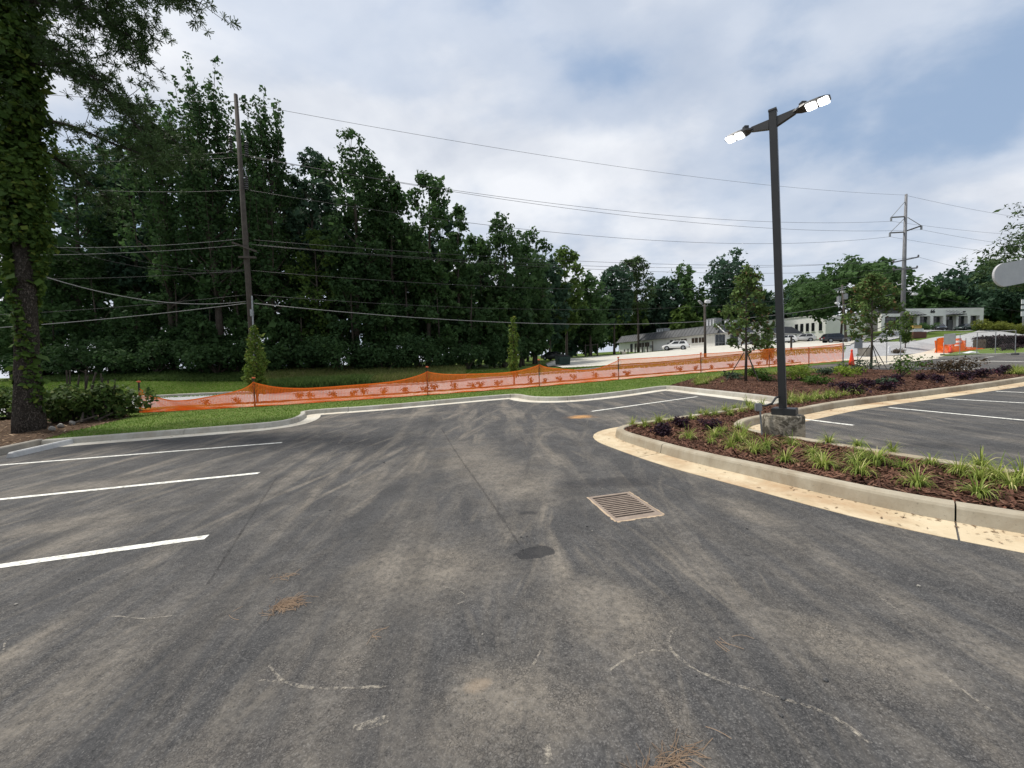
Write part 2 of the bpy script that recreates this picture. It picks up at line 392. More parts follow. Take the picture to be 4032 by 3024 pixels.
c = mixc(ramp(noise(P, .35, 6, .65), [(.3, 0), (.7, 1)]), (.06, .10, .018), (.11, .16, .03)); c = mixc(ramp(noise(P, 2.3, 6, .7), [(.52, 0), (.72, .55)]), c, (.13, .12, .05))
Lk(c, b.inputs['Base Color']); bump(b, noise(P, 7, 6, .75), .9, .15); A['terrain'] = m
m, b = new_mat('leaf_litter'); setb(b, .95, .1); P = pos()
c = mixc(ramp(noise(P, 9, 6, .7), [(.35, 0), (.65, 1)]), (.05, .032, .02), (.13, .085, .055)); c = mixc(ramp(noise(P, 30, 4, .7), [(.6, 0), (.72, .6)]), c, (.22, .17, .12))
Lk(c, b.inputs['Base Color']); bump(b, noise(P, 22, 6, .75), .9, .06); A['litter'] = m
m, b = new_mat('mulch'); setb(b, .95, .12); P = pos()
c = mixc(ramp(noise(P, 26, 6, .75), [(.35, 0), (.65, 1)]), (.034, .018, .013), (.115, .058, .037)); c = mixc(ramp(noise(P, 2, 4, .6), [(.4, 0), (.7, .5)]), c, (.11, .055, .034))
Lk(c, b.inputs['Base Color']); bump(b, noise(mapping(P, scale=(1, .5, 1)), 45, 5, .8), 1.0, .05); A['mulch'] = m
A['chip'] = leafmat('mulch_chip', (0.046, 0.022, 0.016), (0.176, 0.086, 0.055), 0, .9, (.2, .115, .075), 3)
A['black'] = plain('black_powder_coat', (.012, .013, .014), (.02, .02, .021), .42, 5, spec=.5)
A['greymetal'] = plain('galvanised_metal', (.33, .34, .35), (.22, .23, .24), .5, 9, .6)
A['steelpole'] = plain('weathered_steel_pole', (.21, .215, .225), (.15, .15, .16), .65, 2.2, .3)
A['wood'] = plain('weathered_pole_wood', (.085, .072, .062), (.05, .042, .036), .9, 4, bs=.4)
A['darkwood'] = plain('dark_post_wood', (.07, .06, .05), (.035, .03, .026), .9, 5, bs=.3)
A['wire'] = plain('line_cable', (.03, .03, .032), (.05, .05, .05), .6)
A['palewire'] = plain('pale_cable', (.22, .22, .22), (.15, .15, .15), .5)
A['porcelain'] = plain('insulator_porcelain', (.12, .115, .12), (.07, .065, .07), .35, 5, spec=.5)
A['orange'] = leafmat('orange_plastic_mesh', (.92, .17, .025), (.95, .23, .04), .4, .5, None, 1)
A['orangecap'] = plain('orange_post_cap', (.75, .16, .06), (.6, .12, .05), .5)
A['cone'] = plain('fluorescent_cone_plastic', (.85, .075, .03), (.75, .06, .03), .45)
A['rust'] = plain('rusty_iron', (.20, .155, .125), (.30, .245, .2), .85, 14, .1, bs=.4)
A['clayrim'] = plain('clay_dust_rim', (.46, .36, .25), (.36, .27, .19), .9, 20, bs=.4)
A['pit'] = plain('drain_pit', (.012, .012, .012), (.006, .006, .006), .9)
m, b = new_mat('mottled_old_concrete'); setb(b, .9, .2); P = pos()
c = mixc(ramp(noise(P, 4.2, 6, .7, .6), [(.44, 0), (.54, 1)]), (.30, .27, .215), (.075, .066, .05)); c = mixc(ramp(noise(P, 16, 5, .7), [(.55, 0), (.66, .8)]), c, (.42, .38, .31))
Lk(c, b.inputs['Base Color']); bump(b, noise(P, 24, 6, .75), .7, .02); A['mottle'] = m
m, b = new_mat('painted_brick'); setb(b, .75, .3); P = objc()
bk = N('ShaderNodeTexBrick'); Lk(P, bk.inputs[0]); bk.inputs['Scale'].default_value = 3.2; bk.inputs['Color1'].default_value = (.80, .79, .76, 1); bk.inputs['Color2'].default_value = (.76, .75, .72, 1); bk.inputs['Mortar'].default_value = (.52, .51, .48, 1); bk.inputs['Mortar Size'].default_value = .012
c = mixc(ramp(noise(pos(), .7, 5, .65), [(.45, 0), (.75, .35)]), bk.outputs[0], (.47, .45, .41)); Lk(c, b.inputs['Base Color']); A['wall'] = m
A['wallpaint'] = plain('white_wall_paint', (.80, .79, .76), (.72, .71, .69), .75, .8)
A['trim'] = plain('white_trim_paint', (.7, .69, .66), (.6, .59, .57), .6)
A['seam'] = plain('standing_seam_metal', (.05, .052, .056), (.08, .083, .088), .6, .6, .0)
A['shingle'] = plain('slate_shingles', (.05, .055, .07), (.08, .085, .10), .85, 9, bs=.5)
A['roof'] = plain('flat_roof_membrane', (.14, .14, .14), (.1, .1, .1), .9, 1)
m, b = new_mat('window_glass'); setb(b, .08, .6); b.inputs['Base Color'].default_value = (.012, .014, .017, 1); A['glass'] = m
A['blind'] = plain('brown_window_blind', (.075, .05, .036), (.05, .035, .026), .6, 4)
A['brick'] = plain('red_brick', (.16, .075, .055), (.11, .05, .04), .85, 9, bs=.3)
A['yellow'] = plain('yellow_sign_face', (.55, .36, .10), (.45, .3, .1), .5)
A['signwhite'] = plain('white_sign_face', (.72, .73, .74), (.62, .63, .65), .5)
A['signgrey'] = plain('grey_sign_back', (.20, .215, .225), (.16, .175, .185), .5, 4)
A['ovalgrey'] = plain('pale_grey_panel', (.46, .46, .47), (.40, .40, .415), .6, 1.5)
A['green'] = plain('dumpster_green', (.012, .035, .028), (.02, .045, .036), .5, 3)
A['ink'] = plain('dark_lettering', (.02, .02, .022), None, .5)
A['bark'] = plain('tree_bark', (.085, .07, .056), (.045, .036, .029), .95, 6, bs=.5)
m, b = new_mat('pine_bark'); setb(b, .95, .1); P = pos()
v = N('ShaderNodeTexVoronoi', feature='DISTANCE_TO_EDGE'); v.inputs['Scale'].default_value = 26; vv_ = N('ShaderNodeVectorMath', operation='ADD'); Lk(mapping(P, scale=(1, 1, .4)), vv_.inputs[0]); vs_ = N('ShaderNodeVectorMath', operation='SCALE'); Lk(noise(P, 6, 4, .7, 0, True), vs_.inputs[0]); vs_.inputs['Scale'].default_value = .16; Lk(vs_.outputs[0], vv_.inputs[1]); Lk(vv_.outputs[0], v.inputs['Vector'])
c = mixc(ramp(v.outputs['Distance'], [(.0, 0), (.25, 1)]), (.045, .037, .031), (.11, .093, .079)); c = mixc(ramp(noise(P, 3, 5, .7), [(.4, 0), (.7, .5)]), c, (.09, .08, .065)); Lk(c, b.inputs['Base Color'])
bump(b, ramp(v.outputs['Distance'], [(0, 0), (.2, 1)]), 1.0, .05); A['pinebark'] = m
A['stone'] = plain('broken_stone', (.30, .28, .25), (.2, .19, .17), .9, 30, bs=.4)
A['darkstone'] = plain('asphalt_crumb', (.05, .05, .05), (.09, .09, .09), .9, 30, bs=.4)
A['straw'] = leafmat('dry_pine_needles', (.15, .10, .065), (.27, .195, .135), 0, .8, None, 8)
A['dryleaf'] = leafmat('dry_litter_leaf', (.10, .06, .035), (.30, .21, .13), 0, .9, (.4, .3, .2), 5)
# foliage
A['leaf_dark'] = leafmat('leaf_dark', (0.025, 0.057, 0.022), (0.066, 0.123, 0.040), .42)
A['leaf_mid'] = leafmat('leaf_mid', (0.036, 0.078, 0.026), (0.087, 0.158, 0.051), .42)
A['leaf_light'] = leafmat('leaf_light', (0.051, 0.098, 0.021), (0.120, 0.183, 0.041), .42)
A['leaf_blue'] = leafmat('leaf_blue', (0.029, 0.063, 0.040), (0.066, 0.120, 0.068), .42)
A['needle'] = leafmat('pine_needle', (0.031, 0.060, 0.022), (0.079, 0.124, 0.042), .25, .5)
A['ivy'] = leafmat('ivy_leaf', (0.026, 0.058, 0.013), (0.098, 0.163, 0.029), .3, .5, (.13, .17, .03))
A['maple'] = leafmat('street_tree_leaf', (0.066, 0.117, 0.034), (0.155, 0.226, 0.066), .3, .55, (.14, .085, .04), 1.4)
A['hornbeam'] = leafmat('column_tree_leaf', (0.063, 0.115, 0.018), (0.155, 0.230, 0.040), .35, .55, (.2, .22, .05), 1.2)
A['privet'] = leafmat('thicket_leaf', (.03, .062, .014), (.085, .135, .03), .3, .5, (.16, .19, .06), 2)
A['purple'] = leafmat('purple_leaf', (.013, .008, .014), (.042, .020, .034), .2, .45, (.09, .03, .045), 5)
A['redtip'] = leafmat('reddish_leaf', (.05, .04, .022), (.10, .07, .04), .3, .5, (.14, .08, .05), 5)
A['shrubgreen'] = leafmat('shrub_leaf', (.035, .075, .014), (.085, .145, .025), .3, .5, None, 4)
A['lime'] = leafmat('lime_leaf', (.12, .19, .025), (.24, .31, .04), .35, .5, None, 4)
A['bluegreen'] = leafmat('bluegreen_leaf', (.03, .055, .03), (.07, .10, .06), .25, .5, None, 4)
A['goldshrub'] = leafmat('golden_leaf', (.09, .115, .018), (.20, .22, .04), .3, .5, None, 1)
A['hedge'] = leafmat('dark_hedge_leaf', (.018, .013, .016), (.05, .03, .035), .2, .5, (.07, .045, .05), 2)
A['liriope'] = leafmat('variegated_blade', (.075, .15, .022), (.42, .46, .11), .35, .45, (.62, .58, .26), 3)
A['turf'] = leafmat('turf_blade', (0.072, 0.150, 0.018), (0.156, 0.247, 0.036), .3, .7, (.26, .25, .1), 2)
A['weed'] = leafmat('tall_weed', (0.078, 0.111, 0.026), (0.195, 0.208, 0.065), .3, .8, (.24, .2, .1), 1)
A['groundcover'] = leafmat('ground_cover_leaf', (0.036, 0.072, 0.018), (0.091, 0.137, 0.036), .3, .7, None, .6)

# ------------------------------------------------------------------ ground, lot, road, kerbs
def build_ground():
    ax = np.unique(np.r_[np.linspace(-900, -120, 14), np.arange(-120, 140, 3.0), np.linspace(140, 900, 14)])
    ay = np.unique(np.r_[np.linspace(-300, -20, 8), np.arange(-20, 150, 3.0), np.linspace(150, 1100, 16)])
    gx, gy = np.meshgrid(ax, ay); P = np.c_[gx.ravel(), gy.ravel()]
    fd = fdist(P); z = T(P)-np.where(fd < 14, .09, .02)-np.where(fd < 3, .12, 0)
    n = len(ax); i = (np.arange(len(ay)-1)[:, None]*n+np.arange(n-1)[None]).ravel()
    struct(link('ground', np_mesh('ground', np.c_[P, z], np.stack([i, i+1, i+n+1, i+n], 1)), A['terrain'], smooth=True))
build_ground()
# asphalt with a real opening for the drain
ga, gb_ = np.array(Gx(2322, 1962)), np.array(Gx(2465, 1943)); gd = np.array(Gx(2428, 2043))
gc0 = (np.array(Gx(2600, 2022))+ga)/2; gu = (gb_-ga)/np.linalg.norm(gb_-ga); gv = np.array([gu[1], -gu[0]])
GWX, GWY = .25, .34                                  # half sizes of the grate
hole = [gc0-gu*GWX-gv*GWY, gc0-gu*GWX+gv*GWY, gc0+gu*GWX+gv*GWY, gc0+gu*GWX-gv*GWY]     # far-left, near-left, near-right, far-right
outer = [(-30, 15.2), (-30, -20), (70, -20), (70, 48)]
fence_in = [tuple(p) for p in off_curve(-.2, -29, 69, 6)]
mb = MB()
mb.add([Wp(*p) for p in outer]+[Wp(*p) for p in hole], [(0, 1, 5, 4), (1, 2, 6, 5), (2, 3, 7, 6)])
poly = [outer[0]]+fence_in+[outer[3]]
mb.add([Wp(*p) for p in poly]+[Wp(*hole[3]), Wp(*hole[0])], [tuple(range(len(poly)+1, -1, -1))])
lot = struct(mb.build('parking_lot', A['asphalt']))
def paint(a, b, w=.1, name='painted_line', m='white', h=.004, jag=0):
    a, b = np.array(a, float), np.array(b, float); t = (b-a)/np.linalg.norm(b-a); n = np.array([-t[1], t[0]])*w/2
    k = max(2, int(np.linalg.norm(b-a)/.12)); L_, R_ = [], []
    for i in range(k+1):
        p = a+(b-a)*i/k; j1, j2 = random.uniform(-.004, .004), random.uniform(-.004, .004)
        L_.append(Wp(*(p+n*(1+j1*20)), h)); R_.append(Wp(*(p-n*(1+j2*20)), h))
    MB().add(L_+R_, [(i+k+1, i+k+2, i+1, i) for i in range(k)]).build(name, A[m], lot)
ext = lambda a, b, s: tuple(np.array(a)+(np.array(b)-np.array(a))*s)
for p, q in [((0, 1832), (1110, 1743)), ((0, 1967), (1020, 1863)), ((0, 2230), (815, 2115))]:
    e = np.array(Gx(*q)); s = np.array(Gx(*p)); d = (s-e)/np.linalg.norm(s-e); paint(e, e+d*5.6)
paint(Gx(2330, 1620), Gx(2745, 1562))
for p, q in [((3500, 1605), (4032, 1655)), ((3720, 1570), (4032, 1587)), ((3160, 1650), (3360, 1675)), ((3920, 1541), (4032, 1546))]:
    e = np.array(Gx(*p)); s = np.array(Gx(*q)); d = (s-e)/np.linalg.norm(s-e); paint(e, e+d*(5.3 if p[0] != 3160 else np.linalg.norm(s-e)))
for p, q in [((3630, 1454), (3715, 1455)), ((3730, 1460), (3860, 1450)), ((3820, 1461), (3860, 1462)), ((3560, 1446), (3590, 1445)), ((3880, 1407), (3912, 1404))]:
    paint(Gx(*p), Gx(*q), .14)
paint(Gx(3700, 1420), Gx(4032, 1424), .25)
def scuff(pts, w):
    P = resample(smooth_path([Gx(*p) for p in pts], 2), .04); n = normals2(P); k = len(P)
    ww = w*(.5+.5*np.abs(np.sin(np.arange(k)*.7+w*999)))[:, None]
    L_, R_ = P+n*ww/2, P-n*ww/2
    MB().add([Wp(*p, .003) for p in L_]+[Wp(*p, .003) for p in R_], [(i+k, i+k+1, i+1, i) for i in range(k-1)]).build('scuff_mark', A['scuff'], lot)
for pts, w in [([(2665, 2470), (2625, 2510), (2640, 2560), (2690, 2610), (2800, 2670), (3000, 2730), (3180, 2780), (3300, 2830), (3430, 2930)], .022), ([(2660, 2565), (2540, 2560), (2460, 2600), (2400, 2640)], .016),
               ([(1060, 2620), (1110, 2690), (1230, 2715), (1520, 2705)], .018), ([(1020, 2680), (1130, 2685), (1250, 2720)], .014), ([(1720, 2305), (1810, 2325), (1850, 2360), (1800, 2380)], .012),
               ([(405, 2435), (460, 2425), (560, 2440), (680, 2425)], .012), ([(2150, 2930), (2160, 3010)], .05), ([(1390, 2870), (1470, 2850), (1530, 2830)], .05),
               ([(3700, 2650), (3900, 2800)], .02), ([(2100, 2620), (2130, 2560)], .014), ([(15, 2560), (20, 2520), (75, 2500)], .012), ([(3460, 2350), (3560, 2420)], .02)]:
    scuff(pts, w)
for pts, w in [([(1740, 1690), (1800, 1790), (1880, 1900), (1990, 2060)], .035), ([(1990, 2060), (2060, 2170)], .02), ([(1090, 1880), (960, 2080), (820, 2300)], .03)]:
    P = resample(smooth_path([Gx(*p) for p in pts], 2), .05); n = normals2(P); k = len(P); ww = w*(.4+.6*np.abs(np.sin(np.arange(k)*.31+w*777)))[:, None]; L_, R_ = P+n*ww/2, P-n*ww/2
    MB().add([Wp(*p, .0025) for p in L_]+[Wp(*p, .0025) for p in R_], [(i+k, i+k+1, i+1, i) for i in range(k-1)]).build('tar_seam', A['tar'], lot)
# storm drain
dr = thing('storm_drain_grate', 'rusty rectangular slotted storm drain grate set into dark asphalt', 'drain', Wp(*gc0))
az = math.atan2(gu[1], gu[0])
def gl(u, v, z): p = gu*u+gv*v; return (p[0], p[1], PB*p[0]+PC*p[1]+z)
mb = MB()
for u0, u1, v0, v1 in [(-GWX, -GWX+.035, -GWY, GWY), (GWX-.035, GWX, -GWY, GWY), (-GWX+.035, GWX-.035, -GWY, -GWY+.04), (-GWX+.035, GWX-.035, GWY-.08, GWY)]:
    mb.hexa([gl(u0, v1, -.05), gl(u1, v1, -.05), gl(u1, v0, -.05), gl(u0, v0, -.05), gl(u0, v1, .002), gl(u1, v1, .002), gl(u1, v0, .002), gl(u0, v0, .002)])
mb.build('frame', A['rust'], dr)
nb = 12; v0_, v1_ = -GWY+.04, GWY-.08
for i in range(1, nb):
    v = v0_+(v1_-v0_)*i/nb; hw = .0095
    MB().hexa([gl(-GWX+.03, v+hw, -.05), gl(GWX-.03, v+hw, -.05), gl(GWX-.03, v-hw, -.05), gl(-GWX+.03, v-hw, -.05), gl(-GWX+.03, v+hw, .0), gl(GWX-.03, v+hw, .0), gl(GWX-.03, v-hw, .0), gl(-GWX+.03, v-hw, .0)]).build('bar', A['rust'], dr)
mb = MB(); q = [(-GWX, GWY), (GWX, GWY), (GWX, -GWY), (-GWX, -GWY)]
mb.add([gl(u, v, -.7) for u, v in q]+[gl(u, v, -.002) for u, v in q], [(0, 1, 2, 3), (0, 4, 5, 1), (1, 5, 6, 2), (2, 6, 7, 3), (3, 7, 4, 0)]).build('pit', A['pit'], dr)
mb = MB(); o_ = .022
for (u0, v0), (u1, v1), (du, dv) in [((-GWX, -GWY), (-GWX, GWY), (-1, 0)), ((GWX, GWY), (GWX, -GWY), (1, 0)), ((-GWX, GWY), (GWX, GWY), (0, 1))]:
    K = 16
    for i in range(K):
        a, b_ = i/K, (i+1)/K; j = o_*random.uniform(.5, 1.2)
        pa = (u0+(u1-u0)*a, v0+(v1-v0)*a); pb = (u0+(u1-u0)*b_, v0+(v1-v0)*b_)
        mb.add([gl(*pa, .004), gl(*pb, .004), gl(pb[0]+du*j, pb[1]+dv*j, .002), gl(pa[0]+du*j, pa[1]+dv*j, .002)], [(0, 1, 2, 3) if du <= 0 and dv >= 0 else (0, 1, 2, 3)])
mb.build('clay_rim', A['clayrim'], dr)

# kerb line around the lot: grass and bed on the left of travel
K1 = [(-11.75, 9.5), (-9.47, 10.04), (-7.3, 10.5), (-6.55, 10.8), (-6.4, 11.5), (-6.75, 12.6), (-7.15, 13.2), (-6.85, 13.45), (-4.75, 13.85), (-2.75, 14.7), (-.15, 15.72), (.22, 15.5), (.45, 14.7), (.95, 13.95), (2.0, 13.55), (4.03, 14.45), (6.3, 16.1), (6.58, 15.9), (6.92, 13.9), (7.45, 11.1), (7.2, 10.2), (6.1, 9.55)]
K2 = [(6.1, 9.55), (4.05, 8.66), (2.5, 7.98), (2.02, 7.62), (1.93, 7.15), (2.1, 6.55), (2.47, 5.47), (2.98, 4.58), (3.5, 3.56), (4.04, 3.0), (4.9, 2.25), (6.2, 1.3)]
K3 = [(30, 18.6), (17.0, 12.6), (11.5, 10.6), (8.24, 9.5), (6.75, 8.75), (5.2, 7.95), (4.75, 7.7), (4.3, 7.2), (4.25, 6.75), (4.55, 6.1), (4.88, 5.24), (5.19, 4.55), (5.45, 4.0), (6.2, 3.1), (7.5, 2.1)]
def kerb(path, side, gw, label, mk, mg, seg=3.05, hgt=.15):
    th = thing('concrete_kerb', label, 'kerb')
    P = resample(smooth_path(path, 2), .16); Nn = normals2(P)*side; s = np.r_[0, np.cumsum(np.linalg.norm(np.diff(P, axis=0), axis=1))]
    prof = [(0, -.06), (.0, .012), (.022, hgt-.03), (.035, hgt-.009), (.055, hgt), (.15, hgt), (.165, hgt-.012), (.168, -.06)]
    gprof = [(-gw, -.05), (-gw, .004), (-gw*.5, .0055), (0, .009), (0, -.05)]
    ns = max(1, int(round(s[-1]/seg)))
    for k in range(ns):
        a, b = s[-1]*k/ns+.006, s[-1]*(k+1)/ns-.006
        t = np.unique(np.r_[a, s[(s > a+.03) & (s < b-.03)], b])
        Q = np.stack([np.interp(t, s, P[:, 0]), np.interp(t, s, P[:, 1])], 1); Qn = np.stack([np.interp(t, s, Nn[:, 0]), np.interp(t, s, Nn[:, 1])], 1)
        dz = random.uniform(-.004, .004)
        for nm, pr, mt, dzz in (('kerb_segment', prof, mk, dz), ('gutter_pan', gprof, mg, dz*.3)):
            if nm == 'gutter_pan' and gw <= 0: continue
            V, Fs = [], []; m_ = len(pr)
            for p, n in zip(Q, Qn):
                for o, h in pr: x, y = p+n*o; V.append(Wp(x, y, h+(dzz if h > 0 else 0)))
            for i in range(len(Q)-1):
                for j in range(m_-1):
                    f = (i*m_+j, (i+1)*m_+j, (i+1)*m_+j+1, i*m_+j+1); Fs.append(f if side > 0 else f[::-1])
            Fs.append(tuple(range(m_))); Fs.append(tuple((len(Q)-1)*m_+j for j in range(m_))[::-1])
            MB().add(V, Fs).build(nm, A[mt], th)
    return th
kerb(K1, 1, .42, 'pale grey concrete kerb and gutter curving along the grass strip behind the stalls', 'kerb', 'gutter')
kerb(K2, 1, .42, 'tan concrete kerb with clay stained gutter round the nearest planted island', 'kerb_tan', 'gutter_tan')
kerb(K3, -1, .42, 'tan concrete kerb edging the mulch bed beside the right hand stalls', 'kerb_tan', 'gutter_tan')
kerb([(-10.9, 6.0), (-11.3, 8.0), (-11.78, 9.62)], 1, 0, 'weathered older kerb under the ivy covered pine', 'oldkerb', 'gutter', 1.8, .17)
# wheel stop
a_, b_ = np.array(Gx(40, 1803)), np.array(Gx(275, 1748)); d_ = (b_-a_)/np.linalg.norm(b_-a_); n_ = np.array([-d_[1], d_[0]])
mb = MB(); V = []; pr = [(-.085, 0), (-.06, .09), (-.045, .115), (.045, .115), (.06, .09), (.085, 0)]
for s_ in (0, .04, 1.79, 1.83):
    for o, h in pr: k = .8 if s_ in (0, 1.83) else 1; q = a_+d_*s_+n_*o*k; V.append(Wp(q[0], q[1], .003+h*k))
Fs = [(i*6+j, i*6+j+1, (i+1)*6+j+1, (i+1)*6+j)[::-1] for i in range(3) for j in range(5)]+[tuple(range(6)), tuple(18+j for j in range(6))[::-1]]
ws = mb.add(V, Fs).build('wheel_stop', A['stop']); tag(ws, 'grey concrete wheel stop lying by the left kerb corner', 'wheel stop')

# grass strip, bed, sidewalk, planting strip, road
BEDFAR = [(2650, 1513), (2740, 1486), (2850, 1479), (2950, 1471), (3100, 1462), (3250, 1456), (3400, 1453), (3520, 1456), (3700, 1458), (3850, 1459), (4032, 1450)]
bedfar = [Gx(*p, .13) for p in BEDFAR]
_k2 = [tuple(p) for p in smooth_path(K2, 2)]; _k3 = [tuple(p) for p in smooth_path(K3, 2)]
_k1 = [tuple(p) for p in smooth_path(K1, 2)]
_kl = np.vstack([resample(np.array(k), .08) for k in (_k1, _k2, _k3)])
i6 = min(range(len(_k1)), key=lambda i: abs(_k1[i][0]-6.45)+abs(_k1[i][1]-16.0))
bedpoly = _k1[i6:]+_k2+_k3[::-1]+[(30, 19)]+bedfar[::-1]
def in_bed(P, marg=0): return inside(bedpoly, P)
bedh = lambda P: .125+.018*vnoise(P, 3.1, 3)+.012*vnoise(P, 9, 4)
bed = struct(fill('mulch_bed', bedpoly, .07, bedh, A['mulch']))
side_in = [tuple(p) for p in off_curve(-.05, -16.0, 21.5, 1)]
dirtline = [Gx(*p, .15) for p in [(520, 1641), (430, 1662), (340, 1685), (250, 1705), (150, 1735)]]
grasspoly = [tuple(p) for p in _k1[:i6+1]]+bedfar[:6]+[p for p in side_in[::-1] if p[0] < bedfar[5][0]+2]+dirtline
grassh = lambda P: .135+.012*vnoise(P, 2.5, 9)+.006*vnoise(P, 11, 5)
struct(fill('grass_strip', grasspoly, .1, grassh, A['lawn']))
dirtpoly = dirtline[::-1]+[(-15.6, 15.3), (-30, 15.2), (-30, 2), (-11.2, 5.5), (-11.55, 8.2), (-11.85, 9.6)]
dirtpoly = [(-11.85, 9.6)]+[tuple(p) for p in dirtline[::-1]]+[(-15.9, 15.5), (-32, 15.5), (-32, 3), (-10.95, 5.5), (-11.4, 8.0)]
dirth = lambda P: .13+.05*vnoise(P, 1.3, 2)+.03*vnoise(P, 5, 6)
struct(fill('leaf_litter_ground', dirtpoly, .2, dirth, A['litter']))
struct(strip('sidewalk', off_curve(-.06, -15.5, 30), off_curve(1.45, -15.5, 30), A['walk'], .15, nv=3))
struct(strip('planting_strip', off_curve(1.45, -34, 23), off_curve(2.62, -34, 23), A['lawn'], .14, nv=3))
struct(strip('mulch_strip', off_curve(1.75, -14, 21), off_curve(2.45, -14, 21), A['mulch'], .165, nv=2))
struct(strip('road', off_curve(2.7, -120, 150, 2), off_curve(10.4, -120, 150, 2), A['road'], .0, nv=8))
for d0, d1, lb in ((2.55, 2.72, 'near road kerb behind the orange safety fence'), (10.35, 10.52, 'far road kerb below the lawn and wood')):
    th = thing('road_kerb', 'pale concrete '+lb, 'kerb')
    for x0 in range(-36, 58, 6):
        if d0 < 3 and x0 > 20: continue
        strip('kerb_segment', off_curve(d0, x0, x0+6.6), off_curve(d1, x0, x0+6.6), A['kerb'], .14, nv=1, parent=th)
        e0 = off_curve(d0 if d0 > 5 else d1, x0, x0+6.6); strip('kerb_segment', e0, e0+1e-3, A['kerb'], .14, nv=1, parent=th, offB=-.02)
# driveway apron at the right
ap = [Gx(*p) for p in [(3350, 1443), (3450, 1441), (3560, 1427), (3640, 1419), (3760, 1405)]]
apf = [Gx(*p) for p in [(3345, 1412), (3470, 1404), (3560, 1400), (3640, 1388), (3720, 1378)]]
struct(strip('driveway_apron', ap, apf, A['walk'], .02, nu=14, nv=6))
# strip mall car park
near = [D(*p) for p in [(2215, 1449, 37), (2330, 1447, 36.5), (2445, 1438, 37.5), (2770, 1410, 41), (3185, 1375, 46), (3345, 1361, 47.5)]]
farr = [D(*p) for p in [(2150, 1432, 58), (2250, 1412, 78), (2480, 1398, 96), (2640, 1380, 96), (2832, 1362, 81), (3000, 1356, 84), (3150, 1349, 86), (3420, 1338, 80)]]
struct(strip('mall_parking_lot', near, farr, A['mall'], .1, nu=44, nv=30))
fr = resample(np.array(farr)[:, :2], 2.5); th = thing('mall_kerb', 'low dark kerb between the pale car park and the grass below the wood', 'kerb')
for i in range(len(fr)-1):
    if fr[i][1] > 95 or fr[i][0] > 34: continue
    a, b = fr[i], fr[i+1]; MB().beam((*a, Tz(*a)+.12), (*b, Tz(*b)+.12), .16, .24).build('kerb_segment', A['oldkerb'], th)
# forecourt in front of the right hand building
struct(strip('building_forecourt', [D(3420, 1318, 58), D(3560, 1316, 66), D(3700, 1312, 74), D(3730, 1310, 76)], [D(3480, 1303, 86), D(3600, 1302, 87), D(3720, 1300, 88), D(3860, 1294, 90)], A['road'], .1, nu=20, nv=10))

# mulch chips (stuff)
def scatter(poly, n, seed):
    r = np.random.default_rng(seed); q = np.asarray(poly); lo, hi = q.min(0), q.max(0); P = r.uniform(lo, hi, (n*3, 2)); return P[inside(q, P)][:n]
def off_kerb(P, d=.2):
    ok = np.ones(len(P), bool)
    for i in range(0, len(P), 4000): ok[i:i+4000] = (((P[i:i+4000, None]-_kl[None])**2).sum(2).min(1) > d*d)
    return P[ok]
def chips(name, P, h, size, m, label, cat, seed, tilt=.5):
    r = np.random.default_rng(seed); n = len(P); a = r.uniform(0, 6.28, n); L_ = size*r.uniform(.4, 1.3, n); w = L_*r.uniform(.15, .35, n)
    tz = r.uniform(-tilt, tilt, n); c, s = np.cos(a), np.sin(a); z = PB*P[:, 0]+PC*P[:, 1]+h(P)+.006+.5*L_*np.abs(tz)
    V = np.empty((n, 4, 3)); 
    for k, (i, j) in enumerate(((-1, -1), (1, -1), (1, 1), (-1, 1))):
        V[:, k, 0] = P[:, 0]+c*L_*i/2-s*w*j/2; V[:, k, 1] = P[:, 1]+s*L_*i/2+c*w*j/2; V[:, k, 2] = z+i*tz*L_/2+j*w*.25*r.uniform(-1, 1, n)
    o = link(name, np_mesh(name, V.reshape(-1, 3), np.arange(4*n).reshape(n, 4)), m); tag(o, label, cat, kind='stuff'); return o
Pm = scatter(bedpoly, 90000, 5); dd = np.hypot(Pm[:, 0], Pm[:, 1]); keep = rng.random(len(Pm)) < np.clip(9/dd, .12, 1)**1.3; Pm = Pm[keep][:26000]
chips('mulch_chips', off_kerb(Pm), bedh, .075, A['chip'], 'dark brown shredded bark mulch covering the planted island', 'mulch', 8)
nearpoly = [p for p in _k2]+[p for p in _k3[::-1] if p[1] < 9]
chips('mulch_chips', off_kerb(scatter(nearpoly, 16000, 6), .185), bedh, .05, A['chip'], 'finer bark mulch in the nearest arm of the island', 'mulch', 9)
chips('fallen_leaves', scatter(dirtpoly, 6000, 16), dirth, .10, A['dryleaf'], 'dry brown leaves and twigs littering the ground below the pine', 'leaf litter', 10)

def along(path, side, d0, d1, n, seed):
    P = resample(smooth_path(path, 2), .05); Nn = normals2(P)*side; r = np.random.default_rng(seed); cl = r.uniform(0, len(P), 14); i = np.clip(np.where(r.random(n) < .6, cl[r.integers(0, 14, n)]+r.normal(0, 9, n), r.uniform(0, len(P), n)), 0, len(P)-1).astype(int)
    return P[i]+Nn[i]*(-(d0+(d1-d0)*r.random(n)**2))[:, None]
chips('gutter_debris', along(K2, 1, .01, .4, 420, 51), lambda P: .006, .035, A['dryleaf'], 'scattered bark bits and dry leaves in the clay stained gutter', 'debris', 52, .2)
chips('gutter_debris', along(K1, 1, .01, .3, 420, 53), lambda P: .006, .045, A['dryleaf'], 'scattered dry leaves in the pale gutter along the grass strip', 'debris', 54, .2)
chips('gutter_debris', along(K3, -1, .01, .4, 400, 55), lambda P: .006, .045, A['chip'], 'dark bark bits strewn in the gutter beside the right hand stalls', 'debris', 56, .2)
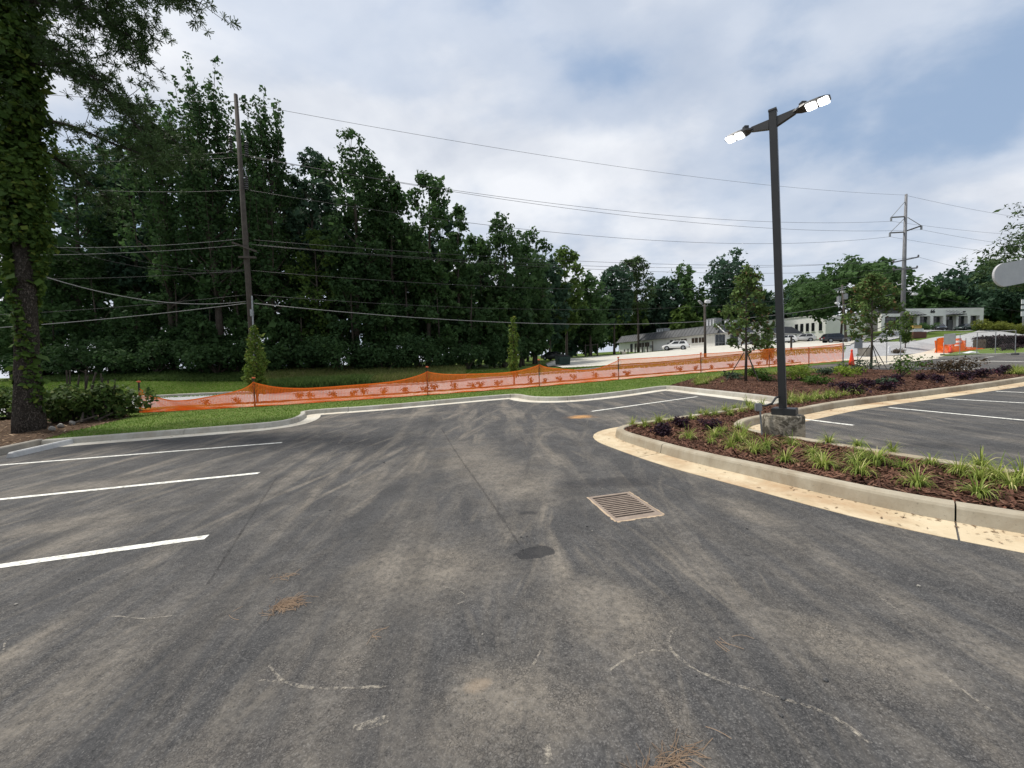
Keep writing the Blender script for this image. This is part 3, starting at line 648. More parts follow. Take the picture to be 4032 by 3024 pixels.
def blades(name, P, h, ln, wd, m, label, cat, seed, terrain=False, lean=.5):
    r = np.random.default_rng(seed); n = len(P); a = r.uniform(0, 6.28, n); L_ = ln*r.uniform(.5, 1.3, n); w = wd*r.uniform(.7, 1.3, n)
    z = (T(P) if terrain else PB*P[:, 0]+PC*P[:, 1])+(h(P) if callable(h) else h)-.01
    l1, l2 = r.normal(0, lean, n)*L_, r.normal(0, lean, n)*L_; c, s = np.cos(a)*w/2, np.sin(a)*w/2
    V = np.empty((n, 5, 3)); V[:, 0] = np.c_[P[:, 0]-c, P[:, 1]-s, z]; V[:, 1] = np.c_[P[:, 0]+c, P[:, 1]+s, z]
    V[:, 2] = np.c_[P[:, 0]+c*.8+l1*.35, P[:, 1]+s*.8+l2*.35, z+L_*.6]; V[:, 3] = np.c_[P[:, 0]-c*.8+l1*.35, P[:, 1]-s*.8+l2*.35, z+L_*.6]; V[:, 4] = np.c_[P[:, 0]+l1, P[:, 1]+l2, z+L_]
    b = np.arange(n)[:, None]*5
    o = link(name, np_mesh(name, V.reshape(-1, 3), [b+np.array([[0, 1, 2, 3]]), b+np.array([[3, 2, 4]])]), m); tag(o, label, cat, kind='stuff'); return o
blades('turf', off_kerb(scatter(grasspoly, 60000, 21), .17), grassh, .05, .014, A['turf'], 'short green turf on the strip between kerb and sidewalk', 'grass', 22)

def in_px(px0, px1, Y0, Y1, n, seed):
    r = np.random.default_rng(seed); px = r.uniform(px0, px1, n); Yd = r.uniform(Y0, Y1, n); return np.c_[(px-CX)/F*Yd, Yd]

# ------------------------------------------------------------------ buildings
def frame_of(a, b):
    a, b = np.array(a[:2]), np.array(b[:2]); L_ = np.linalg.norm(b-a); u = (b-a)/L_; n = np.array([u[1], -u[0]])   # n: right of a->b = towards viewer when a is left
    return a, u, n, L_
def bx(fr, s0, s1, d0, d1, z0, z1):
    a, u, n, _ = fr; P = []
    for z in (z0, z1):
        for s, d in ((s0, d0), (s1, d0), (s1, d1), (s0, d1)): q = a+u*s+n*d; P.append((q[0], q[1], z))
    return P
def hexb(fr, *a): 
    p = bx(fr, *a); return [p[3], p[2], p[1], p[0], p[7], p[6], p[5], p[4]] if a[3] > a[2] else p
def pbox(fr, s0, s1, d0, d1, z0, z1, name, m, parent): return MB().hexa(hexb(fr, s0, s1, min(d0, d1), max(d0, d1), z0, z1)).build(name, A[m] if isinstance(m, str) else m, parent)
def s_at(fr, px, py, dn=0):
    """distance along a facade seen at a photo column"""
    a, u, n, L_ = fr; d = ray(px, py); a2 = a+n*dn; M_ = np.array([[u[0], -d[0]], [u[1], -d[1]]]); s, t = np.linalg.solve(M_, -a2); return s, H+t*d[2]
def window(fr, px0, px1, zb, zt, parent, panes=2, glass='blind', sill=True, framem='trim', py=1350):
    s0, s1 = s_at(fr, px0, py)[0], s_at(fr, px1, py)[0]
    w = pbox(fr, s0, s1, .012, .05, zb, zt, 'window', 'ink', parent)
    for i in range(panes):
        k = (s1-s0)/panes; pbox(fr, s0+i*k+.05, s0+(i+1)*k-.05, .052, .06, zb+.05, zt-.05, 'pane', glass, w)
    for i in range(1, panes): k = (s1-s0)/panes; pbox(fr, s0+i*k-.04, s0+i*k+.04, .05, .10, zb, zt, 'mullion', framem, w)
    if sill: pbox(fr, s0-.08, s1+.08, .01, .16, zb-.12, zb, 'sill', framem, w)
    return w

# strip mall
def strip_mall():
    th = thing('strip_mall_building', 'long white painted brick shop row with dark metal mansard roof across the road', 'building')
    A0, B0 = D(2438, 1385, 108), D(2832, 1362, 80.5); C0 = D(3133, 1350, 88)
    z0 = 5.45
    fr = frame_of(A0, B0); L_ = fr[3]; ev = z0+2.75; tp = ev+1.75
    pbox(fr, 0, L_-.01, -14, 0, z0-1.5, ev+.3, 'wall', 'wall', th)
    rf = pbox(fr, .6, L_-.6, -13.4, -.95, ev+.28, tp-.12, 'roof', 'roof', th)
    # standing seam panels
    n = 34; a, u, nn, _ = fr
    def q(s, d, z): p = a+u*s+nn*d; return (p[0], p[1], z)
    for i in range(n):
        sa, sb = -.5+(L_+.5)*i/n, -.5+(L_+.5)*(i+1)/n; k = .55 if i == 0 else 0
        pn = MB().hexa([q(sa, -1.0, ev-.05), q(sb, -1.0, ev-.05), q(sb, .75, ev-.05), q(sa, .75, ev-.05), q(sa+k, -1.0, tp), q(sb, -1.0, tp), q(sb, -.85, tp), q(sa+k, -.85, tp)]).build('roof_panel', A['seam'], th)
        MB().hexa([q(sa-.03, .74, ev-.04), q(sa+.03, .74, ev-.04), q(sa+.03, .82, ev-.04), q(sa-.03, .82, ev-.04), q(sa+k-.03, -.86, tp+.01), q(sa+k+.03, -.86, tp+.01), q(sa+k+.03, -.78, tp+.01), q(sa+k-.03, -.78, tp+.01)]).build('seam', A['seam'], pn)
    MB().beam(q(-.1, -.9, tp+.03), q(L_, -.9, tp+.03), .2, .1).build('roof_cap', A['greymetal'], th)
    MB().hexa([q(-.5, -9, ev-.05), q(.6, -9, ev-.05), q(.6, -1, ev-.05), q(-.5, -1, ev-.05), q(.05, -9, tp), q(.6, -9, tp), q(.6, -1, tp), q(.05, -1, tp)]).build('roof_hip', A['seam'], th)
    zb, zt = z0+1.05, z0+2.15
    for p0, p1 in ((2500, 2516), (2519, 2536), (2540, 2557), (2656, 2678), (2682, 2704), (2724, 2748), (2752, 2774)): window(fr, p0, p1, zb, zt, th, 2)
    for p0, p1 in ((2482, 2491), (2639, 2650)):
        s0, s1 = s_at(fr, p0, 1350)[0], s_at(fr, p1, 1350)[0]; d = pbox(fr, s0, s1, .01, .06, z0-.1, z0+2.15, 'door', 'ink', th); pbox(fr, s1-.2, s1-.12, .06, .12, z0+1, z0+1.1, 'handle', 'greymetal', d)
    for s_, zz_, w in ((s_at(fr, 2630, 1350)[0], z0+1.2, .5), (s_at(fr, 2563, 1350)[0], z0+1.0, .45)): pbox(fr, s_, s_+w, .01, .25, zz_-.3, zz_+.4, 'meter_box', 'greymetal', th)
    # roof top units
    for px, w, hh, dd in ((2560, 2.6, 1.2, 3.5), (2762, 2.4, 1.9, 3), (2812, 2.6, 1.5, 5)):
        s_ = s_at(fr, px, 1300)[0]; uo = pbox(fr, s_-w/2, s_+w/2, -dd-2, -dd, tp-.2, tp+hh, 'roof_unit', 'greymetal', th)
        for k in range(3): pbox(fr, s_-w/2+.2+k*w/3.2, s_-w/2+.5+k*w/3.2, -dd, -dd+.06, tp+.2, tp+hh-.3, 'louver', 'signwhite', uo)
    # front section facing the road
    f2 = frame_of(B0+np.array([.25, 0, 0]), C0); L2 = f2[3]; a2, u2, n2, _ = f2
    pbox(f2, 0, L2, -12, 0, z0-1.5, ev+.35, 'wall', 'wallpaint', th)
    def q2(s, d, z): p = a2+u2*s+n2*d; return (p[0], p[1], z)
    for s0, s1, k0, k1 in ((-.3, L2*.38, 0, 0), (L2*.62, L2+.9, 0, 1.2)):
        ro = MB().hexa([q2(s0, -1, ev), q2(s1, -1, ev), q2(s1, 1.2, ev), q2(s0, 1.2, ev), q2(s0+k0, -1, tp), q2(s1-k1, -1, tp), q2(s1-k1, -.7, tp), q2(s0+k0, -.7, tp)]).build('shingle_roof', A['shingle'], th)
        for r_ in range(6):
            f_ = r_/6; MB().beam(q2(s0+k0*f_, 1.22-1.9*f_, ev+(tp-ev)*f_+.02), q2(s1-k1*f_, 1.22-1.9*f_, ev+(tp-ev)*f_+.02), .05, .05).build('shingle_course', A['shingle'], ro)
        MB().beam(q2(s0, 1.22, ev+.03), q2(s0+k0, -.72, tp+.03), .3, .08).build('white_flashing', A['trim'], ro)
        MB().beam(q2(s0, 1.2, ev-.06), q2(s1, 1.2, ev-.06), .1, .16).build('gutter', A['trim'], ro)
    pbox(f2, L2*.38+.1, L2*.62-.1, -.6, .3, ev+.3, tp-.2, 'parapet', 'trim', th)
    for p0, p1, np_ in ((2815, 2854, 3), (2875, 2905, 2), (2952, 2990, 3), (3000, 3030, 2)):
        s0, s1 = s_at(f2, p0, 1350)[0], s_at(f2, p1, 1350)[0]
        w = pbox(f2, s0, s1, .012, .05, z0-.05, z0+2.4, 'shop_window', 'ink', th)
        for i in range(np_):
            k = (s1-s0)/np_; pbox(f2, s0+i*k+.06, s0+(i+1)*k-.06, .052, .062, z0+.75, z0+2.34, 'pane', 'glass', w); pbox(f2, s0+i*k+.06, s0+(i+1)*k-.06, .052, .062, z0+.05, z0+.62, 'pane', 'glass', w)
            pbox(f2, s0+i*k-.04, s0+i*k+.04, .05, .12, z0-.05, z0+2.4, 'mullion', 'greymetal', w)
        pbox(f2, s0, s1, .05, .11, z0+.64, z0+.72, 'transom', 'greymetal', w)
    # hanging shop sign with a dark letter mark
    s0, s1 = s_at(f2, 3086, 1310)[0], s_at(f2, 3126, 1310)[0]
    sg = pbox(f2, s0, s1, .5, .6, ev-1.05, ev-.12, 'shop_sign', 'signwhite', th)
    for (x0, x1, y0, y1) in ((.12, .3, .1, .8), (.12, .6, .68, .84), (.12, .5, .4, .54)): pbox(f2, s0+x0, s0+x1, .605, .62, ev-1.05+y0, ev-1.05+y1, 'letter_mark', 'ink', sg)
    pbox(f2, s0+.9, s1-.15, .605, .615, ev-.62, ev-.56, 'lettering_bar', 'signgrey', sg)
    return th
strip_mall()

def white_hall():
    th = thing('white_hall_building', 'plain white building with five tall dark windows behind the shop row', 'building')
    fr = frame_of(D(2960, 1340, 112), D(3250, 1330, 97)); L_ = fr[3]; z0 = 7.6; z1 = D(3225, 1240, 97)[2]
    pbox(fr, 0, L_, -16, 0, z0-3, z1, 'wall', 'wallpaint', th); pbox(fr, -.1, L_+.1, -16, .15, z1, z1+.15, 'coping', 'trim', th)
    for p0, p1 in ((3130, 3142), (3151, 3163), (3173, 3185), (3195, 3207), (3224, 3237)):
        zt = s_at(fr, (p0+p1)/2, 1277-(p0-3130)*.09)[1]; zb = s_at(fr, (p0+p1)/2, 1309-(p0-3130)*.07)[1]; window(fr, p0, p1, zb, zt, th, 1, 'glass', True, 'trim', 1290)
    f3 = frame_of(D(3250, 1330, 97), D(3420, 1315, 94)); pbox(f3, 0, f3[3], -10, .0, z0-3, z1-.6, 'side_wall', 'wallpaint', th)
white_hall()

def office():
    th = thing('office_building', 'low white office with dark window bays and two slim entrance canopies at right', 'building')
    fr = frame_of(D(3470, 1300, 90.5), D(3872, 1292, 91.5)); L_ = fr[3]; z0 = Tz(*D(3700, 1296, 91)[:2])+.1; zt = s_at(fr, 3700, 1214)[1]; zw = s_at(fr, 3640, 1245)[1]
    pbox(fr, 0, L_, -15, -.8, z0-2, zt-.02, 'core_wall', 'roof', th)
    pbox(fr, s_at(fr, 3556, 1250)[0], L_, -.8, 0, zw, zt, 'parapet', 'wallpaint', th)
    pbox(fr, 0, s_at(fr, 3556, 1250)[0]-.01, -.8, .02, zw, zt-1.1, 'parapet', 'wallpaint', th)
    pbox(fr, -.1, L_+.1, -15.1, -.1, zt, zt+.12, 'coping', 'seam', th)
    cols = [(3470, 3484), (3552, 3566), (3610, 3621), (3663, 3675), (3714, 3725), (3765, 3774), (3810, 3821), (3857, 3872)]
    for p0, p1 in cols: pbox(fr, s_at(fr, p0, 1265)[0], s_at(fr, p1, 1265)[0], -.8, 0, z0-1, zw, 'pillar', 'wallpaint', th)
    for (a0, a1), (b0, b1) in zip(cols[:-1], cols[1:]):
        s0, s1 = s_at(fr, a1, 1265)[0]+.02, s_at(fr, b0, 1265)[0]-.02
        w = pbox(fr, s0, s1, -.79, -.72, z0, zw-.02, 'window', 'ink', th); k = 2 if s1-s0 < 4 else 4
        for i in range(k): pbox(fr, s0+.05+i*(s1-s0)/k, s0-.05+(i+1)*(s1-s0)/k, -.719, -.71, z0+.15, zw-.9, 'pane', 'glass', w); pbox(fr, s0+.05+i*(s1-s0)/k, s0-.05+(i+1)*(s1-s0)/k, -.719, -.71, zw-.8, zw-.1, 'pane', 'glass', w)
    pbox(fr, s_at(fr, 3744, 1265)[0], s_at(fr, 3764, 1265)[0], -.70, -.60, z0, zw-.9, 'door', 'roof', th)
    for p0, p1 in ((3578, 3633), (3725, 3790)):
        s0, s1 = s_at(fr, p0, 1242)[0], s_at(fr, p1, 1242)[0]-.3; zc = zw+.08
        c_ = pbox(fr, s0, s1-.5, .02, 1.5, zc, zc+.18, 'canopy', 'black', th); a, u, n, _ = fr
        for k in range(4):
            s_ = s0+.2+k*(s1-s0)/4.5; p = a+u*(s_-.3); q_ = a+u*(s_+.2)+n*1.35; MB().tube([(p[0]+n[0]*.02, p[1]+n[1]*.02, zc+1.15), (q_[0], q_[1], zc+.15)], .03, 5).build('canopy_rod', A['ink'], c_)
    s0 = s_at(fr, 3663, 1230)[0]; zc = s_at(fr, 3670, 1232)[1]
    cu = bpy.data.curves.new('number', 'FONT'); cu.body = '66'; cu.size = 1.1; cu.extrude = .04; cu.offset = .03; ot = bpy.data.objects.new('number_text', cu); o = link('number', bpy.data.meshes.new_from_object(ot), A['ink']); bpy.data.objects.remove(ot)
    a, u, n, _ = fr; p = a+u*s0+n*.06; o.matrix_world = Matrix(((u[0], 0, n[0], p[0]), (u[1], 0, n[1], p[1]), (0, 1, 0, zc), (0, 0, 0, 1))); o.parent = th
    s0 = s_at(fr, 3791, 1232)[0]; pbox(fr, s0, s0+.35, .01, .3, zc, zc+.3, 'wall_light', 'ink', th)
office()

# ------------------------------------------------------------------ poles and lines
def vpole(px_top, py_top, px_bot, Yd, zbot=None):
    t = D(px_top, py_top, Yd); x = D(px_bot, 1450, Yd)[0]; return Vector(t), Vector((x, Yd, Tz(x, Yd)-.3 if zbot is None else zbot))
WIRES = []
def wire(a, b, sag, r, label, m='wire', n=28):
    r *= .68; a, b = Vector(a), Vector(b); P = []
    for i in range(n+1): t = i/n; p = a.lerp(b, t); p.z -= sag*4*t*(1-t); P.append(p)
    o = MB().tube(P, r, 5).build('overhead_cable', A[m], smooth=True); tag(o, label, 'cable', 'overhead lines along the road')
# left wooden pole
UY = 26.0
ut, ub = vpole(928, 372, 1003, UY)
up_ = thing('utility_pole', 'tall leaning wooden power pole with bell insulators in front of the wood', 'utility pole', tuple(ub)); o0 = ub
def rel(p): return tuple(Vector(p)-o0)
MB().tube([rel(ub), rel(ub.lerp(ut, .5)), rel(ut)], [.2, .165, .115], 12).build('pole', A['wood'], up_, smooth=True)
def insul(pxa, pya, length, parent, Yd, hookpx):
    a = D(pxa, pya, Yd); h = D(hookpx[0], hookpx[1], Yd)
    ins = MB(); k = 7
    for i in range(k):
        z = a[2]-length*(i+.5)/k; ins.lathe([(.03, .06), (.05, .05), (.125, -.03), (.12, -.05), (.03, -.02)], (a[0]-o0[0], a[1]-o0[1], z-o0[2]), 10)
    io = ins.build('insulator', A['porcelain'], parent, smooth=False)
    MB().tube([rel(h), rel((h[0]*.5+a[0]*.5, Yd, max(h[2], a[2])+.22)), rel((a[0], Yd, a[2]+.05))], .035, 6).build('hook', A['greymetal'], io); return Vector((a[0], Yd, a[2]-length))
i1 = insul(907, 530, 1.15, up_, UY, (930, 545)); i2 = insul(969, 556, 1.0, up_, UY, (944, 530)); i3 = insul(969, 690, .95, up_, UY, (953, 672))
for a_, b_, nm in (((915, 955), (1010, 990), 'crossarm'), ((940, 1012), (1008, 1014), 'crossarm')):
    MB().beam(rel(D(*a_, UY-.25)), rel(D(*b_, UY-.25)), .1, .12).build(nm, A['wood'], up_)
MB().tube([rel(D(992, 1165, UY-.28)), rel(D(1003, 1440, UY-.28))], .05, 6).build('conduit', A['greymetal'], up_)
MB().box(rel(D(992, 1232, UY-.32)), (.18, .12, .45)).build('meter_box', A['greymetal'], up_)
# right steel pole
RY = 52.0
rt, rb = vpole(3568, 765, 3549, RY)
rp = thing('transmission_pole', 'tall grey steel power pole with braced arms across the road at right', 'utility pole', tuple(rb)); o0 = rb
MB().tube([rel(rb), rel(rb.lerp(rt, .5)), rel(rt)], [.27, .22, .14], 12).build('pole', A['steelpole'], rp, smooth=True)
tips = {}
for nm, a_, b_, c_ in (('ul', (3560, 853), (3509, 856), (3564, 793)), ('ur', (3570, 909), (3628, 889), (3574, 856)), ('ll', (3557, 914), (3504, 917), (3561, 860))):
    A_, B_, C_ = D(*a_, RY), D(*b_, RY-.5), D(*c_, RY)
    ar = MB().tube([rel(A_), rel(B_)], .09, 6).build('arm', A['porcelain'], rp); MB().tube([rel(B_), rel(C_)], .045, 5).build('brace', A['greymetal'], ar)
    MB().box(rel(B_-np.array([0, 0, .25])), (.15, .15, .5)).build('clamp', A['greymetal'], ar); tips[nm] = B_-np.array([0, 0, .5])
for a_, b_ in (((3518, 1033), (3616, 1012)), ((3518, 1062), (3611, 1055))):
    cA = MB().beam(rel(D(*a_, RY-.4)), rel(D(*b_, RY-.4)), .12, .16).build('crossarm', A['steelpole'], rp)
    for p in (a_, b_): MB().lathe([(.05, 0), (.11, .1), (.06, .3)], rel(D(p[0], p[1], RY-.4)), 8).build('insulator', A['porcelain'], cA)
MB().tube([rel(D(3556, 1150, RY)), rel(D(3580, 1146, RY-.3)), rel(D(3598, 1156, RY-.6))], .05, 6).build('lamp_arm', A['greymetal'], rp)
MB().box(rel(D(3602, 1158, RY-.6)), (.7, .35, .28)).build('lamp_head', A['signwhite'], rp, bevel=.08)
MB().tube([rel(D(3550, 1118, RY)), rel(D(3535, 1122, RY-.2)), rel(D(3530, 1112, RY-.2))], .04, 5).build('bracket', A['signwhite'], rp)
# transformer pole
TY = 64.0; tt, tb = vpole(3316, 1122, 3331, TY)
tp_ = thing('transformer_pole', 'short dark pole carrying grey transformer cans beside the broad roadside tree', 'utility pole', tuple(tb)); o0 = tb
MB().tube([rel(tb), rel(tt)], [.2, .14], 10).build('pole', A['wood'], tp_, smooth=True)
for a_, b_ in (((3284, 1140), (3337, 1126)), ((3290, 1146), (3330, 1134))): MB().beam(rel(D(*a_, TY-.4)), rel(D(*b_, TY-.4)), .1, .12).build('crossarm', A['greymetal'], tp_)
for px, py in ((3303, 1178), (3330, 1168)):
    cc = rel(D(px, py, TY-.5)); tr = MB().lathe([(.27, -.42), (.29, -.38), (.29, .34), (.31, .36), (.3, .42), (.1, .46)], cc, 12).build('transformer', A['greymetal'], tp_); MB().lathe([(.05, .45), (.07, .55), (.04, .72)], cc, 8).build('bushing', A['porcelain'], tr)
for px in (3299, 3311, 3319, 3327): MB().lathe([(.06, -.3), (.08, -.1), (.05, .05)], rel(D(px, 1146, TY-.4)), 7).build('fuse', A['signwhite'], tp_)
MB().box(rel(D(3296, 1193, TY-.6)), (.6, .4, .32)).build('street_lamp_head', A['signwhite'], tp_, bevel=.08)
MB().tube([rel(D(3320, 1185, TY)), rel(D(3352, 1262, TY))], .03, 5).build('guy_wire', A['greymetal'], tp_)
# far pole behind the shop row
FY = 118.0; ft, fb = vpole(2745, 1214, 2746, FY)
fp = thing('utility_pole', 'distant thin power pole behind the shop row roof', 'utility pole', tuple(fb)); o0 = fb
MB().tube([rel(fb), rel(ft)], [.2, .15], 8).build('pole', A['wood'], fp); MB().beam(rel(D(2733, 1224, FY)), rel(D(2758, 1222, FY)), .15, .2).build('crossarm', A['greymetal'], fp); MB().beam(rel(D(2737, 1232, FY)), rel(D(2756, 1231, FY)), .3, .4).build('fuse_row', A['greymetal'], fp)
# floodlight pole of the mall lot
LY = 40.5; lt, lb_ = vpole(2775, 1196, 2777, LY)
lp = thing('floodlight_pole', 'wooden car park pole with tilted box floodlights in front of the shop row', 'lamp post', tuple(lb_)); o0 = lb_
MB().tube([rel(lb_), rel(lt)], [.13, .11], 10).build('pole', A['wood'], lp, smooth=True)
for P_ in (((2775, 1205), (2766, 1203), (2762, 1196)), ((2775, 1205), (2785, 1203), (2787, 1192))): MB().tube([rel(D(*p, LY-.1)) for p in P_], .035, 6).build('bracket', A['greymetal'], lp)
MB().box((0, 0, 0), (.5, .4, .3), 0).build('floodlight', A['signwhite'], lp, rel(D(2786, 1187, LY-.2)), bevel=.04).rotation_euler = (.3, 0, .1)
MB().box((0, 0, 0), (.5, .35, .16), 0).build('floodlight', A['greymetal'], lp, rel(D(2757, 1190, LY-.2)), bevel=.04).rotation_euler = (.2, .75, .3)
# lines
Lf = lambda px, py, Y=UY: D(px, py, Y)
wire(Lf(930, 400), D(3566, 768, RY), 1.1, .018, 'thin topmost static wire running from pole to pole high across the sky')
wire(i2, tips['ul'], 1.6, .022, 'upper conductor from the right hand insulator string to the steel pole')
wire(i1, tips['ur'], 1.8, .022, 'conductor from the left insulator string to the steel pole right arm')
wire(i3, tips['ll'], 2.0, .022, 'lowest high conductor from the single insulator string to the steel pole')
wire(Lf(-250, 330), Lf(930, 400), .3, .018, 'thin static wire leaving the wooden pole to the left')
wire(Lf(-250, 560), i1, .5, .022, 'conductor leaving the left insulator string to the left')
wire(Lf(-250, 590), i2, .5, .022, 'conductor leaving the right insulator string to the left')
wire(Lf(-250, 690), i3, .5, .022, 'conductor leaving the single insulator string to the left')
for k, (a, b, sg, r, m_, lb) in enumerate([((1000, 945), (3518, 1030), 1.0, .022, 'wire', 'upper of the paired lines leaving the wooden pole crossarm for the right'),
        ((985, 962), (3610, 1012), 1.5, .022, 'wire', 'lower of the paired lines leaving the wooden pole crossarm for the right'), ((1008, 966), (3518, 1060), 1.1, .022, 'wire', 'line below the pair running right from the wooden pole'),
        ((975, 1064), (3611, 1055), 2.0, .022, 'wire', 'single line at middle height running right across the dark trees'), ((985, 1160), (3553, 1105), 2.2, .02, 'wire', 'thin line just above the thick communication cable'),
        ((985, 1193), (3553, 1148), 2.7, .038, 'palewire', 'thick pale communication cable sagging right from the wooden pole')]):
    wire(Lf(*a), D(*b, RY), sg, r, lb, m_)
for a, b, sg, r, m_, lb in [((955, 940), (-250, 950), .5, .022, 'palewire', 'upper pale line leaving the wooden pole for the left'), ((955, 965), (-250, 1000), .3, .022, 'palewire', 'second pale line leaving the wooden pole for the left'),
        ((965, 1064), (-250, 1092), .3, .02, 'wire', 'third line down leaving the wooden pole for the left'), ((975, 1160), (-250, 1250), .2, .02, 'wire', 'thin fourth line leaving the wooden pole for the left'),
        ((978, 1193), (-250, 1305), .2, .034, 'palewire', 'thick pale lower cable leaving the wooden pole for the left')]:
    wire(Lf(*a), Lf(*b), sg, r, lb, m_)
wire(Lf(970, 1187), D(-300, 900, 19), 1.35, .034, 'thick pale drop cable rising left from the wooden pole past the pine', 'palewire')
wire(Lf(968, 1060), D(-300, 640, 18), 1.6, .018, 'thin service wire rising steeply left from the wooden pole', 'wire')
wire(Lf(968, 1066), D(-300, 760, 18), 1.3, .018, 'second thin service wire rising steeply left from the wooden pole', 'wire')
for a, b, lb in [(tips['ul'], (4200, 935), 'conductor leaving the steel pole upper left arm for the right'), (tips['ur'], (4200, 985), 'conductor leaving the steel pole right arm for the right'), (tips['ll'], (4200, 1020), 'conductor leaving the steel pole lower arm for the right'), (D(3570, 770, RY), (4200, 880), 'thin static wire leaving the steel pole top for the right'),
        (D(3616, 1012, RY), (4200, 1140), 'crossarm line leaving the steel pole for the right'), (D(3553, 1148, RY), (4200, 1245), 'communication cable leaving the steel pole for the right'), (D(3518, 1062, RY), (3284, 1138), 'line joining the steel pole to the transformer pole'), (D(3553, 1100, RY), (3330, 1165), 'lower line joining the steel pole to the transformer pole')]:
    wire(a, D(*b, 62 if b[0] > 4000 else TY), .35, .02, lb)
wire(D(3284, 1138, TY), D(3120, 1215, 96), .6, .025, 'upper line from the transformer pole down to the white hall'); wire(D(3330, 1165, TY), D(3100, 1235, 96), .6, .025, 'lower line from the transformer pole down to the white hall')

# lit lamp post on the island
m, b = new_mat('lit_led_lens'); b.inputs['Base Color'].default_value = (1, 1, 1, 1); b.inputs['Emission Color'].default_value = (1, .98, .93, 1); b.inputs['Emission Strength'].default_value = 5; A['led'] = m
lc = np.array([4.50, 6.36]); zg = PB*lc[0]+PC*lc[1]+.1; lamp = thing('lamp_post', 'black square double headed lamp post with both lights on and old concrete base', 'lamp post', (*lc, zg)); o0 = Vector((*lc, zg))
ztop = D(3085, 1632, lc[1])[2]; hb = ztop-zg
mb = MB(); n_ = 28; prof = [(.295, -.1), (.297, hb*.3), (.292, hb*.75), (.286, hb-.02), (.27, hb), (.1, hb+.004)]
mb.lathe(prof, (0, 0, 0), n_); mb.v = [(x*(1+.018*math.sin(5*math.atan2(y, x)+z*9)), y*(1+.018*math.cos(4*math.atan2(y, x)+z*7)), z) for x, y, z in mb.v]; mb.build('concrete_base', A['mottle'], lamp, smooth=True)
az = math.radians(-43); tb_ = D(3083, 1600, lc[1]); tt_ = D(3043, 440, lc[1]); foot = Vector((.02, 0, hb))
MB().box((.02, 0, hb+.055), (.33, .33, .11), az).build('base_cover', A['black'], lamp, bevel=.008)
top = Vector(tt_)-o0; lo = Vector((tb_[0]-o0.x, 0, hb+.1)); w = .052
def sq(c, w): return [(c[0]+x*math.cos(az)-y*math.sin(az), c[1]+x*math.sin(az)+y*math.cos(az), c[2]) for x, y in ((-w, -w), (w, -w), (w, w), (-w, w))]
MB().hexa(sq(lo, w)+sq(top, w)).build('pole', A['black'], lamp, bevel=.006)
MB().hexa(sq(top+Vector((0, 0, .001)), w*1.1)+sq(top+Vector((0, 0, .03)), w*1.05)).build('pole_cap', A['black'], lamp)
zh = o0.z+top.z-.16
pr_ = Vector(GZ(3262, 372, zh)); pl_ = Vector(GZ(2850, 545, zh)); pc_ = Vector((tt_[0], tt_[1], zh)); dv = (pr_-pl_); dv.z = 0; dv.normalize(); nv = Vector((-dv.y, dv.x, 0))
def head(sgn):
    d = dv*sgn; 
    def L3(s, y, z): return tuple(pc_+d*s+nv*y+Vector((0, 0, z))-o0)
    arm = MB().hexa([L3(.05, -.03, -.10), L3(.05, .03, -.10), L3(.30, .03, -.02), L3(.30, -.03, -.02), L3(.05, -.03, .05), L3(.05, .03, .05), L3(.30, .03, .05), L3(.30, -.03, .05)][0:8])
    arm.build('arm', A['black'], lamp)
    tot = (pr_-pc_).length if sgn > 0 else (pl_-pc_).length; tot = min(tot, 1.25); s0 = .27
    hh = MB(); outl = []
    ln_ = tot-s0; prof = [(0, .035), (.05, .06), (.09, .1), (.16, .125), (ln_*.5, .128), (ln_-.13, .125), (ln_-.05, .1), (ln_, .045)]
    for s_, y in prof: outl.append((s0+s_, y))
    pts = [(s_, y) for s_, y in outl]+[(s_, -y) for s_, y in outl[::-1]]; k = len(pts)
    V = [L3(s_, y, 0.0) for s_, y in pts]+[L3(s_*.98+.01, y*.85, .036) for s_, y in pts]
    hh.add(V, [tuple(range(k)), tuple(range(2*k-1, k-1, -1))]+[(i, i+k, (i+1) % k+k, (i+1) % k) for i in range(k)]); ho = hh.build('light_head', A['black'], lamp)
    bm = bmesh.new(); bm.from_mesh(ho.data); bmesh.ops.recalc_face_normals(bm, faces=bm.faces[:]); bm.to_mesh(ho.data); bm.free()
    for a_, b__ in ((s0+ln_*.36, s0+ln_*.66-.012), (s0+ln_*.66+.012, tot-.02)):
        c_ = .02; q = [(a_+c_, -.105), (b__-c_, -.105), (b__, -.085), (b__, .085), (b__-c_, .105), (a_+c_, .105), (a_, .085), (a_, -.085)]
        V = [L3(s_, y, -.012) for s_, y in q]+[L3(s_, y, .004) for s_, y in q]
        le = MB().add(V, [tuple(range(8)), tuple(range(15, 7, -1))]+[(i, i+8, (i+1) % 8+8, (i+1) % 8) for i in range(8)]).build('led_lens', A['led'], ho)
    MB().box(L3(s0+.12, 0, .08), (.07, .07, .06)).build('photocell', A['black'], ho)
head(1); head(-1)
cb = D(2986, 1603, lc[1]-.05)
MB().box(Vector(cb)-o0, (.10, .06, .13)).build('junction_box', A['greymetal'], lamp, bevel=.008)
MB().tube([Vector(D(2994, 1596, lc[1]-.05))-o0, Vector(D(3015, 1598, lc[1]-.08))-o0, Vector(D(3040, 1588, lc[1]-.1))-o0, Vector(D(3054, 1567, lc[1]-.08))-o0, Vector(D(3066, 1562, lc[1]-.02))-o0], .017, 8).build('conduit', A['black'], lamp, smooth=True)
MB().tube([Vector(D(2992, 1608, lc[1]-.05))-o0, Vector(D(3000, 1712, lc[1]-.06))-o0], .014, 6).build('conduit', A['greymetal'], lamp)

